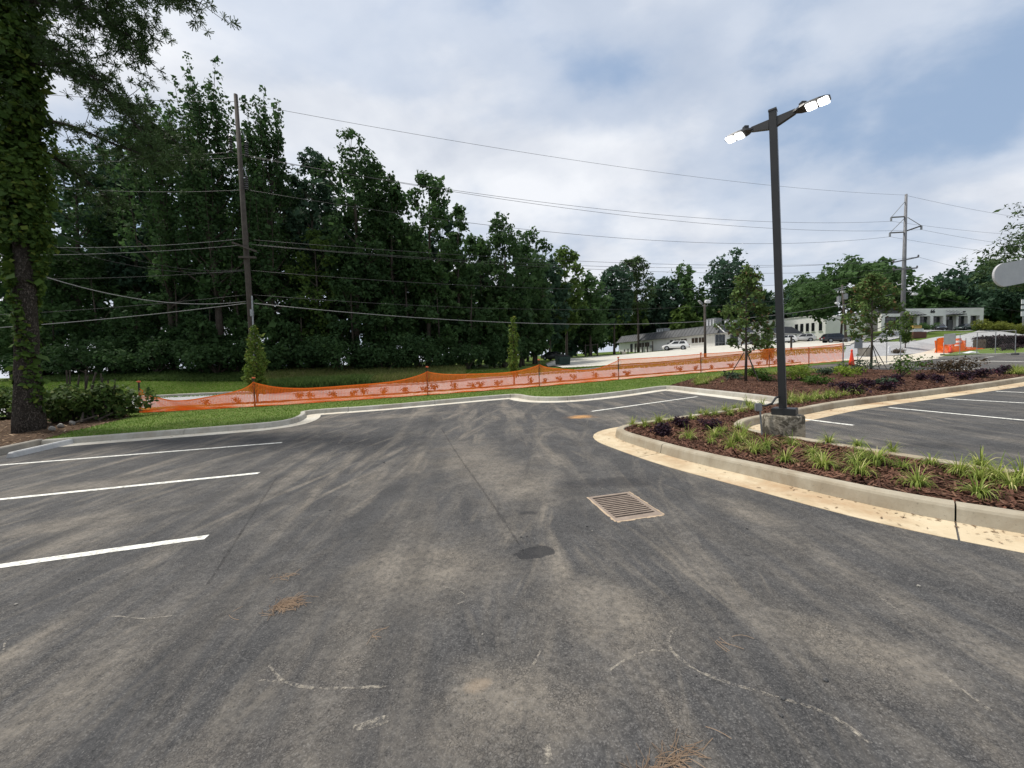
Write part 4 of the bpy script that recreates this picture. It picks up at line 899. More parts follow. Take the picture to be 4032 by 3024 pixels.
# ------------------------------------------------------------------ vegetation
ORD = ['first', 'second', 'third', 'fourth', 'fifth', 'sixth', 'seventh', 'eighth', 'ninth', 'tenth', 'eleventh', 'twelfth', 'thirteenth', 'fourteenth', 'fifteenth', 'sixteenth', 'seventeenth', 'eighteenth', 'nineteenth', 'twentieth']
ORD += ['twenty-'+o for o in ORD[:9]]+['thirtieth']
def nth(i, what): return ORD[i]+' from the left of the '+what
def ranks(L): o = sorted(range(len(L)), key=lambda i: L[i][0]); r = [0]*len(L); [r.__setitem__(j, k) for k, j in enumerate(o)]; return r
def leaf_mesh(name, P, size, r, aspect=.55, outn=None, up=.35):
    n = len(P); d = r.normal(size=(n, 3)); d /= np.linalg.norm(d, axis=1, keepdims=True)+1e-9
    nn = r.normal(size=(n, 3)); nn[:, 2] += up*2
    if outn is not None: nn += outn*1.2
    nn /= np.linalg.norm(nn, axis=1, keepdims=True)+1e-9
    d -= nn*(d*nn).sum(1, keepdims=True); d /= np.linalg.norm(d, axis=1, keepdims=True)+1e-9; w = np.cross(nn, d)
    L_ = (size*(.5+r.gamma(2.2, .25, n)))[:, None]; hw = L_*aspect/2; dr = nn*L_*-.12
    V = np.empty((n, 4, 3)); V[:, 0] = P; V[:, 1] = P+d*L_*.45+w*hw; V[:, 2] = P+d*L_+dr; V[:, 3] = P+d*L_*.45-w*hw
    return np_mesh(name, V.reshape(-1, 3), np.arange(4*n).reshape(n, 4))
def prof_r(style, t):
    if style == 'oval': return max(.12, math.sin(math.pi*min(1, t*.74+.13))**.7)
    if style == 'wide': return max(.15, math.sin(math.pi*min(1, t*.66+.2))**.5)
    if style == 'plume': return .22+.78*(1-t)**.75
    if style == 'pine': return max(.15, math.sin(math.pi*min(1, t*.85+.12))**.8)
    return .6
def tree_parts(seed, Ht, R, style, cb, nl, leaf, n_leaves, trunk_r):
    r = np.random.default_rng(seed); tb = MB(); ph = r.uniform(0, 6.28, 4)
    def tr(t): return np.array([math.sin(t*2.6+ph[0])*Ht*.015-math.sin(ph[0])*Ht*.015, math.sin(t*2.1+ph[1])*Ht*.015-math.sin(ph[1])*Ht*.015, t*Ht])
    tmax = {'wide': .6, 'oval': .8, 'plume': .72, 'pine': .96}[style]
    tb.tube([tr(t) for t in np.linspace(-.03, tmax, 9)], [trunk_r*(1.25 if i == 0 else 1)*(1-i/9*.88) for i in range(9)], 7)
    C, Rc, SC_ = [], [], []
    lob = lambda a, t: 1+.22*math.sin(2*a+ph[2]+3*t)+.16*math.sin(3*a+ph[3]-5*t)+.10*math.sin(9*t+ph[0]*3+a)
    if style in ('oval', 'wide'):
        nlob = int(np.clip(Ht*.55, 6, 15)); LB = []; vz = (1-cb)*Ht
        for i in range(nlob):
            t = (i+.5)/nlob; a = i*2.4+ph[2]; rl = R*r.uniform(.40, .60)*(1-.25*t); vl = min(rl*1.15, vz*.24); h = cb*Ht+vl*.8+(vz-vl*1.8)*t; rho = max(0, R*prof_r(style, t)-rl)*r.uniform(.7, 1.1)
            if i == nlob-1: rho *= .3
            c = tr(min(.97, h/Ht))*np.array([1, 1, 0])+np.array([math.cos(a)*rho, math.sin(a)*rho, h]); LB.append((c, rl, vl))
            p0 = tr(max(.06, min(tmax-.02, h/Ht-.4*rho/Ht-.06))); q = 1-t*.5; m0 = p0*.5+c*.5+np.array([0, 0, -.06*rho]); tb.tube([p0, m0, c], [trunk_r*.38*q, trunk_r*.22*q, .03], 5, False)
            for j in range(int(11*(rl/R/.5)+4)):
                d_ = r.normal(size=3); d_[2] += .15; d_ /= np.linalg.norm(d_); f = r.uniform(.45, 1.0); cc = c+d_*np.array([rl, rl, vl])*f*.85; C.append(cc); Rc.append(rl*.36*r.uniform(.6, 1.25)); SC_.append((1, 1, .8))
                if j % 2 == 0: tb.tube([c*.6+m0*.4, cc], [trunk_r*.1*q, .012], 3, False)
    elif style == 'plume':
        K = int(np.clip(Ht*1.5, 16, 46))
        for i in range(K):
            t = (i+r.random())/K; a = i*2.4+r.uniform(-.5, .5); Rm = R*prof_r(style, t)*lob(a, t)*math.sqrt(r.uniform(.1, 1)); h0 = (cb+(1-cb)*t*.80)*Ht; L_ = Ht*r.uniform(.13, .26)*(1.1-.4*t); L_ = min(L_, Ht*1.0-h0); p = tr(min(tmax, h0/Ht-.06)); b0 = np.array([p[0]*.6+math.cos(a)*Rm, p[1]*.6+math.sin(a)*Rm, h0]); b1 = b0+np.array([math.cos(a)*L_*.12, math.sin(a)*L_*.12, L_])
            tb.tube([tr(max(.06, min(tmax, h0/Ht-.08))), b0, b1], [trunk_r*.28*(1-t*.5), trunk_r*.16*(1-t*.5), .01], 4, False)
            for f in np.linspace(0, 1, 5): C.append(b0+(b1-b0)*f+r.normal(size=3)*.12); Rc.append(R*.24*r.uniform(.75, 1.15)*(1.15-.58*f)*(1.15-.3*t)); SC_.append((.9, .9, 1.25))
    else:
        K = int(np.clip(Ht*2.2, 26, 60))
        for i in range(K):
            t = (i+r.random())/K; a = i*2.4+r.uniform(-.5, .5); Rm = R*prof_r(style, t)*lob(a, t)*r.uniform(.6, 1.1); h = cb*Ht+(1-cb)*Ht*t; p0 = tr(min(.95, h/Ht)); p1 = p0+np.array([math.cos(a)*Rm, math.sin(a)*Rm, r.uniform(-.05, .25)*Rm]); tb.tube([p0, p0*.5+p1*.5+np.array([0, 0, .05*Rm]), p1], [trunk_r*.3*(1-t*.5), trunk_r*.15, .012], 4, False)
            for f in (.55, .8, 1.0): C.append(p0*(1-f)+p1*f+r.normal(size=3)*R*.07); Rc.append(R*.2*r.uniform(.7, 1.25)); SC_.append((1, 1, .5))
    C, Rc, SC_ = np.array(C), np.array(Rc), np.array(SC_); w = Rc**2; k = r.choice(len(C), n_leaves, p=w/w.sum())
    d = r.normal(size=(n_leaves, 3)); d[:, 2] += .25; d /= np.linalg.norm(d, axis=1, keepdims=True)
    rad = r.uniform(.12, 1, n_leaves)**.4*Rc[k]*(1+.14*np.sin(d[:, 0]*7+k)*np.sin(d[:, 2]*6+d[:, 1]*5+k*2))
    P = C[k]+d*rad[:, None]*SC_[k]; P[:, 2] = np.maximum(P[:, 2], .12)
    return tb, leaf_mesh('crown', P, leaf, r, .74 if style != 'pine' else .4, d, .3)
def tree(name, label, px, top, half, Yd, style, m, seed, cb=.3, dens=1.0, leaf=None, group=None, xoff=0, cat='tree'):
    x = (px-CX)/F*Yd*1.0; b = np.array([x, Yd]); z = Tz(*b); Ht = max(1.5, D(px, top, Yd)[2]-z); R = half/F*Yd
    R *= 1.3; lf = leaf or max(.2, Yd/135); n = int(dens*np.clip(15*R*Ht/(lf*lf)*.5, 3500, 23000))
    tb, cm_ = tree_parts(seed, Ht, R, style, cb, int(np.clip(Ht*1.9, 14, 44)), lf, n, max(.07, Ht*.0135))
    t = thing(name, label, cat, (x, Yd, z), 0, group)
    tb.build('trunk', A['bark'], t, smooth=True); link('crown', cm_, A[m], t); return t
g1 = 'trees of the wood beyond the road'
TREES = [(330, 520, 190, 39, 'oval', 'leaf_dark', .22, 'dark broadleaf tree half hidden behind the big pine'),
         (560, 470, 130, 41, 'oval', 'leaf_blue', .25, 'dark tree right behind the hanging pine bough'),
         (690, 372, 105, 37, 'plume', 'leaf_mid', .3, 'pointed leafy tree left of the wooden power pole'),
         (880, 262, 120, 36, 'plume', 'leaf_dark', .28, 'tallest plumed tree right behind the wooden power pole'),
         (1075, 342, 95, 37, 'plume', 'leaf_dark', .28, 'tall many spired tree just right of the wooden power pole'),
         (1245, 545, 95, 39, 'oval', 'leaf_blue', .35, 'thin see-through crown between the spired tree and the great oak'),
         (1405, 478, 145, 38, 'oval', 'leaf_dark', .25, 'great dark oak with rounded crown in the middle of the wood'),
         (1560, 660, 95, 40, 'oval', 'leaf_dark', .2, 'dark tree tucked against the right side of the great oak'),
         (1690, 628, 105, 42, 'oval', 'leaf_mid', .22, 'upright tree right of the great oak with small pointed tips'),
         (1820, 780, 75, 44, 'oval', 'leaf_mid', .2, 'narrow mid green tree beside the upright tree'),
         (1985, 815, 125, 49, 'oval', 'leaf_dark', .18, 'wide dark tree where the wood starts to drop right'),
         (2105, 880, 80, 60, 'oval', 'leaf_dark', .15, 'dark rounded tree left of the bright green one'),
         (2232, 936, 75, 78, 'oval', 'leaf_light', .2, 'bright green tree standing out at the right end of the wood'),
         (2325, 1045, 85, 84, 'oval', 'leaf_mid', .12, 'mid green tree above the parked black sedan'),
         (2455, 1120, 85, 116, 'oval', 'leaf_light', .1, 'paler drooping tree left of the shop row roof'),
         (2420, 1018, 80, 96, 'oval', 'leaf_blue', .3, 'rounded bluish tree above the left end of the shop row'),
         (2515, 1008, 55, 100, 'pine', 'needle', .45, 'flat topped pine above the left end of the shop row'),
         (2600, 1075, 70, 112, 'oval', 'leaf_blue', .25, 'low dark tree behind the middle of the shop row'),
         (2685, 1042, 70, 114, 'plume', 'leaf_mid', .25, 'tree with twin points behind the shop row'),
         (2690, 1195, 55, 104, 'oval', 'leaf_light', .05, 'small light green conical tree behind the shop row roof'),
         (2775, 1150, 70, 122, 'oval', 'leaf_mid', .2, 'low tree behind the floodlight pole'),
         (2868, 980, 100, 112, 'oval', 'leaf_blue', .35, 'tall lumpy tree with open gaps behind the staked street tree'),
         (2975, 1120, 60, 120, 'oval', 'leaf_blue', .3, 'dark tree just left of the lamp post pole'),
         (3100, 1150, 80, 128, 'pine', 'needle', .4, 'open pine seen through a gap right of the lamp post'),
         (3170, 1075, 75, 118, 'oval', 'leaf_blue', .15, 'dark rounded tree above the white hall roof'),
         (3310, 990, 178, 80, 'wide', 'leaf_mid', .2, 'broad spreading roadside tree hiding the end of the white hall'),
         (3470, 1000, 90, 98, 'wide', 'leaf_mid', .2, 'spreading tree directly left of the steel pole'),
         (3650, 1105, 70, 112, 'oval', 'leaf_mid', .2, 'low tree just right of the steel pole above the office'),
         (3760, 1030, 95, 118, 'oval', 'leaf_blue', .15, 'dark tree above the office entrance'),
         (3880, 1000, 85, 116, 'oval', 'leaf_dark', .15, 'dark rounded tree above the right end of the office'),
         (3985, 1010, 95, 100, 'oval', 'leaf_blue', .12, 'dark tree behind the white roadside sign'),
         (4030, 925, 110, 84, 'pine', 'needle', .45, 'layered pine at the far right edge')]
for i, (px, top, half, Yd, st, m_, cb, lb) in enumerate(TREES):
    tree({'pine': 'pine_tree', 'plume': 'poplar_tree'}.get(st, 'oak_tree'), lb, px, top, half, Yd, st, m_, 100+i, cb, (1.15 if Yd < 60 else 1.0)*(2.1 if st == 'wide' else 1), group=g1)
tree('pine_tree', 'pine standing beyond the right edge with only bough tips showing', 4235, 640, 130, 60, 'pine', 'needle', 77, .5, .8, group=g1)
# back row, lower
for i, (px, top, half, Yd) in enumerate([(60, 620, 170, 50), (250, 640, 170, 52), (470, 600, 150, 50), (640, 690, 150, 50), (800, 640, 130, 49), (990, 650, 130, 50), (1160, 720, 110, 50), (1330, 760, 120, 50), (1500, 820, 120, 52), (1640, 850, 110, 54), (1780, 930, 110, 56), (1930, 980, 110, 60), (2080, 1030, 95, 68), (2220, 1110, 85, 90), (2330, 1150, 70, 98), (2560, 1180, 90, 122), (2640, 1190, 80, 124), (2730, 1190, 80, 128), (2850, 1160, 90, 130), (2950, 1180, 90, 130), (3060, 1200, 70, 132), (3180, 1150, 90, 130), (3550, 1150, 70, 118), (3700, 1130, 80, 122), (3820, 1110, 80, 122), (3930, 1110, 80, 118), (4040, 1100, 80, 100)]):
    tree('background_tree', nth(i, 'dark shaded second row trees of the wood'), px, top, half, Yd, 'oval', ['leaf_dark', 'leaf_blue'][i % 2], 300+i, .02, 1.0, Yd/78, 'second row trees of the wood')
for i, (px, top, half, Yd, lb) in enumerate([(500, 610, 130, 43, 'full rounded tree deep behind the hanging pine bough'), (790, 520, 125, 43, 'full rounded tree filling in left behind the wooden pole'), (985, 500, 120, 43, 'full rounded tree between the two spired trees'), (1165, 620, 115, 43, 'full rounded tree below the thin see-through crown'), (1320, 640, 115, 44, 'full tree backing the left half of the great oak'), (1490, 600, 115, 44, 'full tree backing the right half of the great oak'), (1615, 730, 100, 46, 'rounded tree left behind the upright tree'), (1760, 760, 100, 48, 'rounded tree right behind the upright tree'), (1890, 870, 100, 52, 'rounded tree left of the wide dark one'), (2060, 930, 95, 57, 'rounded tree right of the wide dark one'), (2165, 1000, 80, 74, 'rounded tree below the bright green one')]):
    tree('oak_tree', lb, px, top, half, Yd, 'oval', ['leaf_dark', 'leaf_blue', 'leaf_mid'][i % 3], 430+i, .08, .95, Yd/105, g1)
# understorey at the wood edge
for i, (px, top, half, Yd, m_) in enumerate(sorted([(60, 1150, 110, 36, 'leaf_mid'), (220, 1100, 110, 37, 'leaf_mid'), (400, 1010, 120, 37, 'leaf_dark'), (560, 1120, 110, 36, 'leaf_dark'), (700, 1000, 100, 36, 'leaf_dark'), (830, 1120, 90, 35.5, 'leaf_dark'), (960, 930, 100, 37, 'leaf_mid'), (1090, 1030, 90, 36, 'leaf_mid'), (1270, 845, 110, 37, 'leaf_light'), (1190, 1130, 80, 36, 'leaf_dark'),
                                             (1400, 1020, 95, 37, 'leaf_dark'), (1520, 1150, 85, 38, 'leaf_mid'), (1610, 960, 90, 40, 'leaf_dark'), (1740, 1080, 80, 41, 'leaf_mid'), (1860, 1000, 85, 43, 'leaf_dark'), (1970, 1150, 80, 46, 'leaf_mid'), (2050, 1080, 70, 50, 'leaf_dark'), (2115, 1160, 55, 60, 'leaf_mid'), (2215, 1210, 65, 82, 'leaf_mid'), (2330, 1240, 60, 90, 'leaf_mid'), (2440, 1225, 60, 120, 'leaf_dark')])):
    tree('understorey_tree', nth(i, 'low bushy trees filling the edge of the wood'), px, top, half, Yd, 'oval', m_, 500+i, .04, .85, None, 'understorey at the edge of the wood')
def bush_mesh(seed, R, Hh, n, leaf, flat=1.0):
    r = np.random.default_rng(seed); nb = 9; C = np.c_[r.normal(0, R*.42, nb), r.normal(0, R*.42, nb), r.uniform(.25, .8, nb)*Hh]; k = r.integers(0, nb, n)
    d = r.normal(size=(n, 3)); d /= np.linalg.norm(d, axis=1, keepdims=True); P = C[k]+d*(r.uniform(.2, 1, n)**.5)[:, None]*np.array([R*.5, R*.5, Hh*.33]); P[:, 2] = np.abs(P[:, 2])+.01
    st = MB()
    for c in C: st.tube([(0, 0, -.03), (c[0]*.4, c[1]*.4, c[2]*.5), tuple(c)], [max(.006, R*.035), max(.004, R*.022), .003], 4, False)
    return leaf_mesh('foliage', P, leaf, r, .6, d, .4), st.mesh('stems')
BUSHES = {}
def bush(name, label, xy, R, Hh, m, seed, n=500, leaf=.06, group=None, z=None, cat='shrub'):
    key = (seed, R, Hh, n, leaf)
    if key not in BUSHES: BUSHES[key] = bush_mesh(*key)
    f, s_ = BUSHES[key]; zz_ = (Wp(*xy)[2]+.12) if z is None else z
    t = thing(name, label, cat, (xy[0], xy[1], zz_), random.uniform(0, 6.28), group)
    fo = link('foliage', f, None, t); 
    if not f.materials: f.materials.append(A[m])
    if not s_.materials: s_.materials.append(A['bark'])
    link('stems', s_, None, t); t.scale = (k_ := random.uniform(.88, 1.15), k_, random.uniform(.88, 1.12)); return t
for i in range(24):   # brush at the foot of the wood
    px = 120+i*82+random.uniform(-25, 25); Yd = np.interp(px, [0, 1300, 1700, 2000, 2300], [34.5, 35, 38, 44, 56])+random.uniform(-.6, .8); x = (px-CX)/F*Yd
    bush('brush', nth(i, 'shaded leafy brush clumps at the foot of the wood'), (x, Yd), [2.0, 2.5][i % 2], [2.6, 3.4][(i//2) % 2], 'leaf_dark', 900+i % 4, 2300, .24, 'brush along the foot of the wood', Tz(x, Yd)-.05)
# lawn fringe and weeds
def band(px0, px1, yn, yf, n, seed):
    P = in_px(px0, px1, 0, 1, n, seed); px = P[:, 0]; r = np.random.default_rng(seed); px = r.uniform(px0, px1, n); t = r.random(n)
    a = np.interp(px, [p for p, _ in yn], [v for _, v in yn]); b = np.interp(px, [p for p, _ in yf], [v for _, v in yf]); Yd = a+(b-a)*t; return np.c_[(px-CX)/F*Yd, Yd]
blades('ground_cover', band(60, 1200, [(0, 31.5), (1200, 31)], [(0, 37), (1200, 36)], 26000, 31), 0, .22, .10, A['groundcover'], 'low dark green ground cover between the mown lawn and the wood', 'ground cover', 32, True, .7)
blades('tall_weeds', band(1010, 1830, [(1000, 25.6), (1830, 29.6)], [(1000, 36), (1830, 40)], 34000, 33), 0, .5, .05, A['weed'], 'tall mixed weeds and dry grass on the bank right of the pole', 'weeds', 34, True, .4)
blades('tall_weeds', band(1060, 1450, [(1000, 25.4), (1500, 26.4)], [(1000, 28), (1500, 29.5)], 9000, 35), 0, .65, .09, A['groundcover'], 'darker leafy weed patch behind the sagging orange fence', 'weeds', 36, True, .5)
blades('mown_grass', band(-200, 1010, [(0, 25.2), (1000, 25.4)], [(0, 33), (1000, 32)], 30000, 37), 0, .07, .03, A['turf'], 'mown green lawn across the road at left', 'grass', 38, True, .5)
blades('verge_grass', band(1830, 3330, [(1830, 28.8), (2445, 31.8), (2770, 34.3), (3330, 39.5)], [(1830, 38), (2445, 37.3), (2770, 40.8), (3330, 47)], 16000, 39), 0, .12, .05, A['turf'], 'rough grass verge between the road and the pale car park', 'grass', 40, True, .5)
blades('bank_grass', band(2230, 2640, [(2230, 72), (2640, 92)], [(2230, 84), (2640, 97)], 5000, 41), .02, .2, .14, A['turf'], 'grass bank below the wood beside the shop row', 'grass', 42, True, .5)

# the big ivy covered pine at left
PY = 11.7
pb = np.array([D(112, 1680, PY)[0], PY]); pz = Wp(*pb)[2]+.1
pine = thing('pine_tree', 'huge ivy covered pine with hanging boughs at the left edge', 'tree', (*pb, pz)); o0 = Vector((*pb, pz))
r = np.random.default_rng(55)
tp = [np.array([pb[0], PY, pz-.2])]+[D(px, py, PY) for px, py in ((112, 1620), (108, 1450), (104, 1250), (92, 950), (80, 650), (68, 300), (58, 0), (50, -350))]
tp.append(tp[-1]+np.array([-.3, 0, 5.0]))
trad = [.36, .25, .225, .215, .205, .19, .17, .15, .13, .04]
mb = MB(); mb.tube([rel(p) for p in resample(np.array(tp), .5)], list(np.interp(np.linspace(0, 1, len(resample(np.array(tp), .5))), np.linspace(0, 1, len(trad)), trad)), 16)
mb.v = [(x+.02*math.sin(z*9+6*math.atan2(y, x)), y+.02*math.cos(z*8+5*math.atan2(y, x)), z) for x, y, z in mb.v]
mb.build('trunk', A['pinebark'], pine, smooth=True)
BR = [[(95, 130, 11.6), (250, 205, 11.4), (400, 330, 11.2), (530, 480, 11.0), (640, 640, 10.9)], [(80, 0, 11.7), (300, 20, 11.3), (470, 80, 11.0), (560, 220, 10.8)], [(75, -120, 11.7), (330, -60, 11.2), (500, 30, 11.0), (560, 110, 10.9)],
      [(100, 255, 11.7), (250, 248, 12.0), (420, 350, 12.4), (600, 480, 12.8), (740, 600, 13.0)], [(120, 480, 11.8), (250, 480, 12.2), (430, 560, 12.7), (640, 640, 13.2)], [(60, -280, 11.6), (420, -160, 10.8), (660, -40, 10.4), (790, 12, 10.2)],
      [(80, 200, 11.6), (-60, 220, 11.0), (-200, 350, 10.5)], [(100, 560, 11.8), (200, 610, 12.4), (330, 700, 12.9), (430, 790, 13.2)], [(70, 30, 11.7), (-40, -60, 12.4), (-160, 40, 12.9)]]
bm_ = MB(); tips_, tdir = [], []
for bi, br in enumerate(BR):
    P = resample(smooth_path([D(*p) for p in br], 2), .22); n = len(P); bm_.tube([rel(p) for p in P], list(np.linspace(.065, .012, n)), 5)
    for i in range(2, n):
        f = i/n; t = P[min(i+1, n-1)]-P[i-1]; t /= np.linalg.norm(t)
        for k in range(3):
            d = t*.7+r.normal(size=3)*.8; d[2] -= .1; d /= np.linalg.norm(d); L_ = r.uniform(.3, 1.0)*(1.25-.6*f)*(.55+.9*min(1, f*2)); q = P[i]+d*L_
            if k < 3: bm_.tube([rel(P[i]), rel((P[i]+q)/2+np.array([0, 0, -.03])), rel(q)], [.012, .008, .004], 3, False)
            for s_ in np.arange(.3, 1.01, .23): tips_.append(P[i]+d*L_*s_+r.normal(size=3)*.09); tdir.append(d)
bm_.build('branches', A['pinebark'], pine)
tips_, tdir = np.array(tips_), np.array(tdir); kk = 26; n = len(tips_)*kk
C = np.repeat(tips_, kk, 0); d = np.repeat(tdir, kk, 0)*.5+r.normal(size=(n, 3))*.75; d /= np.linalg.norm(d, axis=1, keepdims=True); w = np.cross(d, r.normal(size=(n, 3))); w /= np.linalg.norm(w, axis=1, keepdims=True)
L_ = r.uniform(.08, .17, n)[:, None]; V = np.empty((n, 4, 3)); V[:, 0] = C-w*.004; V[:, 1] = C+w*.004; V[:, 2] = C+d*L_+w*.011; V[:, 3] = C+d*L_-w*.011
V -= np.array(o0)[None, None]
link('needles', np_mesh('needles', V.reshape(-1, 3), np.arange(4*n).reshape(n, 4)), A['needle'], pine)
# ivy wrapping the trunk
def trunk_at(z):
    T_ = np.array(tp); return np.stack([np.interp(z, T_[:, 2], T_[:, 0]), np.interp(z, T_[:, 2], T_[:, 1])], 1), np.interp(z, T_[:, 2], trad)
n = 19000; z = r.uniform(4.4, 15.5, n); z[:2600] = r.uniform(.6, 5.0, 2600); a = r.uniform(0, 6.28, n); c, rr = trunk_at(z+pz*0)
zl = np.clip((z-4.2)/1.8, 0, 1); th_ = (.06+.32*np.abs(np.sin(z*1.7+2*np.sin(a*2)))*zl+.14*zl)*r.random(n)**.7+.02
sel = (z > 5.6) | (np.sin(a*2+z*1.3) > .2); P = np.c_[c[:, 0]+np.cos(a)*(rr+th_), c[:, 1]+np.sin(a)*(rr+th_), z-.2*th_][sel]; dd_ = np.c_[np.cos(a), np.sin(a), np.full(n, .2)][sel]
link('ivy', leaf_mesh('ivy', P-np.array(o0), .125, r, .8, dd_, .2), A['ivy'], pine)
# thicket with cut stems beside the pine
for i, (px, py, R, Hh, lb) in enumerate([(300, 1655, 1.0, 1.35, 'leafy thicket right beside the pine trunk'), (390, 1652, .95, 1.4, 'leafy thicket with upright cut stems beyond the pine'), (450, 1645, .75, 1.3, 'rightmost leafy bush before the end of the orange fence'), (40, 1640, 1.1, 1.3, 'leafy thicket left of the pine trunk'), (215, 1665, .9, 1.1, 'low leafy thicket at the foot of the pine')]):
    p = Gx(px, py, .15); t = bush('thicket', lb, p, R, Hh, 'privet', 700+i, 1700, .13, None, Wp(*p)[2]+.12); t.scale = (1, 1, 1)
    sm = MB()
    for k in range(4 if i in (0, 1, 2) else 1):
        x, y = random.uniform(-.7, .7)*R, random.uniform(-.3, .3); h_ = random.uniform(1.2, 1.9); sm.tube([(x, y, -.05), (x+random.uniform(-.12, .12), y, h_*.5), (x+random.uniform(-.15, .15), y, h_)], [.035, .03, .024], 6)
    sm.build('cut_stems', A['bark'], t)
sm = MB()
for k in range(7):
    p = np.array(Gx(290+k*22+random.uniform(-10, 10), 1668-k*3, .15)); a = random.uniform(0, 3.1); q = p+np.array([math.cos(a), math.sin(a)])*random.uniform(.3, .7); sm.tube([Wp(*p, .17), Wp(*q, random.uniform(.2, .5))], [.04, .025], 6)
tag(sm.build('brush_pile', A['bark']), 'small pile of cut branches at the edge of the grass strip', 'branches')
for i, (px, py) in enumerate([(238, 1682), (205, 1694), (285, 1672)]):
    p = Gx(px, py, .15); bmr = bmesh.new(); bmesh.ops.create_icosphere(bmr, subdivisions=2, radius=.075)
    for v in bmr.verts: v.co *= 1+.35*math.sin(v.co.x*31+i)*math.cos(v.co.y*27+v.co.z*19)
    me = bpy.data.meshes.new('rock'); bmr.to_mesh(me); bmr.free(); tag(link('rock', me, A['stone'], None, Wp(*p, .2)), ['pale broken rock nearest the thicket edge', 'pale rock lying closest to the pine trunk', 'small rock at the foot of the brush pile'][i], 'rock')

# street trees
def street_tree(name, label, px, base_py, top_py, half, style, m, seed, d=None, staked=False, xy=None, base_h=.13, leaf=.12, n=2600):
    b = np.array(xy if xy is not None else Gx(px, base_py, base_h)); z = Tz(*b)+base_h; top = D(px, top_py, b[1]); Ht = top[2]-z; R = half/F*b[1]
    t = thing(name, label, 'tree', (b[0], b[1], z)); rr = np.random.default_rng(seed); mb = MB(); C, Rc = [], []
    if style == 'column':
        mb.tube([(0, 0, -.1), (.02, 0, Ht*.5), (0, .02, Ht*.96)], [.05, .035, .008], 7); h0 = .17
        for i in range(70):
            f = (i+rr.random())/70; h = Ht*(h0+(1-h0)*f); pr = R*(math.sin(math.pi*min(1, f*.78+.17))**.8)*rr.uniform(.35, .95); a = i*2.4
            c = np.array([math.cos(a)*pr*.8, math.sin(a)*pr*.8, h]); C.append(c); Rc.append(R*.33*(1.05-.65*f)); mb.tube([(0, 0, max(.2, h-.5)), tuple(c)], [.012, .004], 3, False)
    else:
        fk = Ht*.24; mb.tube([(0, 0, -.1), (.02, 0, fk), (0, .02, Ht*.6), (.03, 0, Ht*.95)], [.06, .05, .03, .008], 8)
        for i in range(30):
            f = (i+rr.random())/30; h = fk+(Ht-fk)*(.02+.95*f); pr = R*(1.15*(1-f)**.62*min(1, .55+f*2.2)+.06)*rr.uniform(.75, 1.15); a = i*2.4+rr.normal()*.3
            tipp = np.array([math.cos(a)*pr, math.sin(a)*pr, min(Ht, h+pr*.55)]); mb.tube([(0, 0, h), tuple(tipp*.55+np.array([0, 0, h*.42])), tuple(tipp)], [.022, .014, .005], 4, False)
            for g in (.55, .85, 1.0): C.append(tipp*g+np.array([0, 0, h*(1-g)])+rr.normal(size=3)*.08); Rc.append(R*.2*rr.uniform(.7, 1.2))
    C, Rc = np.array(C), np.array(Rc); k = rr.choice(len(C), n, p=Rc**2/(Rc**2).sum()); d_ = rr.normal(size=(n, 3)); d_ /= np.linalg.norm(d_, axis=1, keepdims=True)
    P = C[k]+d_*(Rc[k]*rr.uniform(.3, 1.1, n))[:, None]; mb.build('trunk', A['bark'], t, smooth=True); link('crown', leaf_mesh('crown', P, leaf, rr, .6, d_, .3), A[m], t)
    if staked:
        for a in (2.6, .35, -1.4): MB().tube([(math.cos(a)*.75, math.sin(a)*.75, -.05), (math.cos(a)*.06, math.sin(a)*.06, 1.25)], .02, 5).build('stake', A['darkwood'], t)
    return t
def on_curve(px, d):
    P = FENCE_D+_fn*d; q = np.array([(CX+F*p[0]/p[1]) if p[1] > 1 else -1e9 for p in P]); k = np.abs(q-px+0).argmin(); return P[k]
street_tree('column_tree', 'slim green columnar tree directly below the wooden power pole', 1020, 1590, 1282, 47, 'column', 'hornbeam', 61, xy=on_curve(1030, 2.1), n=3400, leaf=.10)
street_tree('column_tree', 'slim columnar tree with pointed top against the middle of the wood', 2020, 1521, 1250, 27, 'column', 'hornbeam', 62, xy=on_curve(2026, 2.1), n=2200, leaf=.10)
street_tree('column_tree', 'small columnar tree behind the fence just left of the lamp post', 3018, 1440, 1280, 33, 'column', 'leaf_light', 63, xy=on_curve(3022, 2.1), n=2200, leaf=.11)
street_tree('column_tree', 'columnar street tree in front of the steel power pole', 3563, 1388, 1228, 27, 'column', 'leaf_light', 64, xy=Gx(3564, 1389), base_h=.02, n=2200, leaf=.14)
street_tree('street_tree', 'young staked tree left of the lamp post in the mulch bed', 2936, 1500, 1066, 92, 'broad', 'maple', 65, staked=True, n=3000, leaf=.13)
street_tree('street_tree', 'young staked tree right of the lamp post in front of the gate panels', 3430, 1448, 1084, 88, 'broad', 'maple', 66, staked=True, n=3000, leaf=.14)
p = on_curve(3480, -1); 
for i, (px, py) in enumerate([(3530, 1396), (3545, 1394)]): bush('low_shrub', ['dusty low purple shrub left of the steel pole tree', 'dusty low purple shrub right below the steel pole tree'][i], Gx(px, py), .5, .6, 'redtip', 71+i, 500, .09, None, Wp(*Gx(px, py))[2]+.02)

# little shrubs behind the fence
SPX = [812, 935, 1160, 1232, 1318, 1383, 1450, 1520, 1583, 1655, 1720, 1785, 1850, 1905, 1965, 2075, 2135, 2210, 2270, 2345, 2425, 2480, 2680, 2745, 2812, 2878, 2985, 3060, 3120]
for i, px in enumerate(SPX):
    q = on_curve(px, 2.1); bush('young_shrub', nth(i, 'small young shrubs behind the orange fence'), tuple(q), .24, .33, 'redtip', 40+i % 4, 150, .07, 'row of young shrubs behind the fence', Tz(*q)+.15)
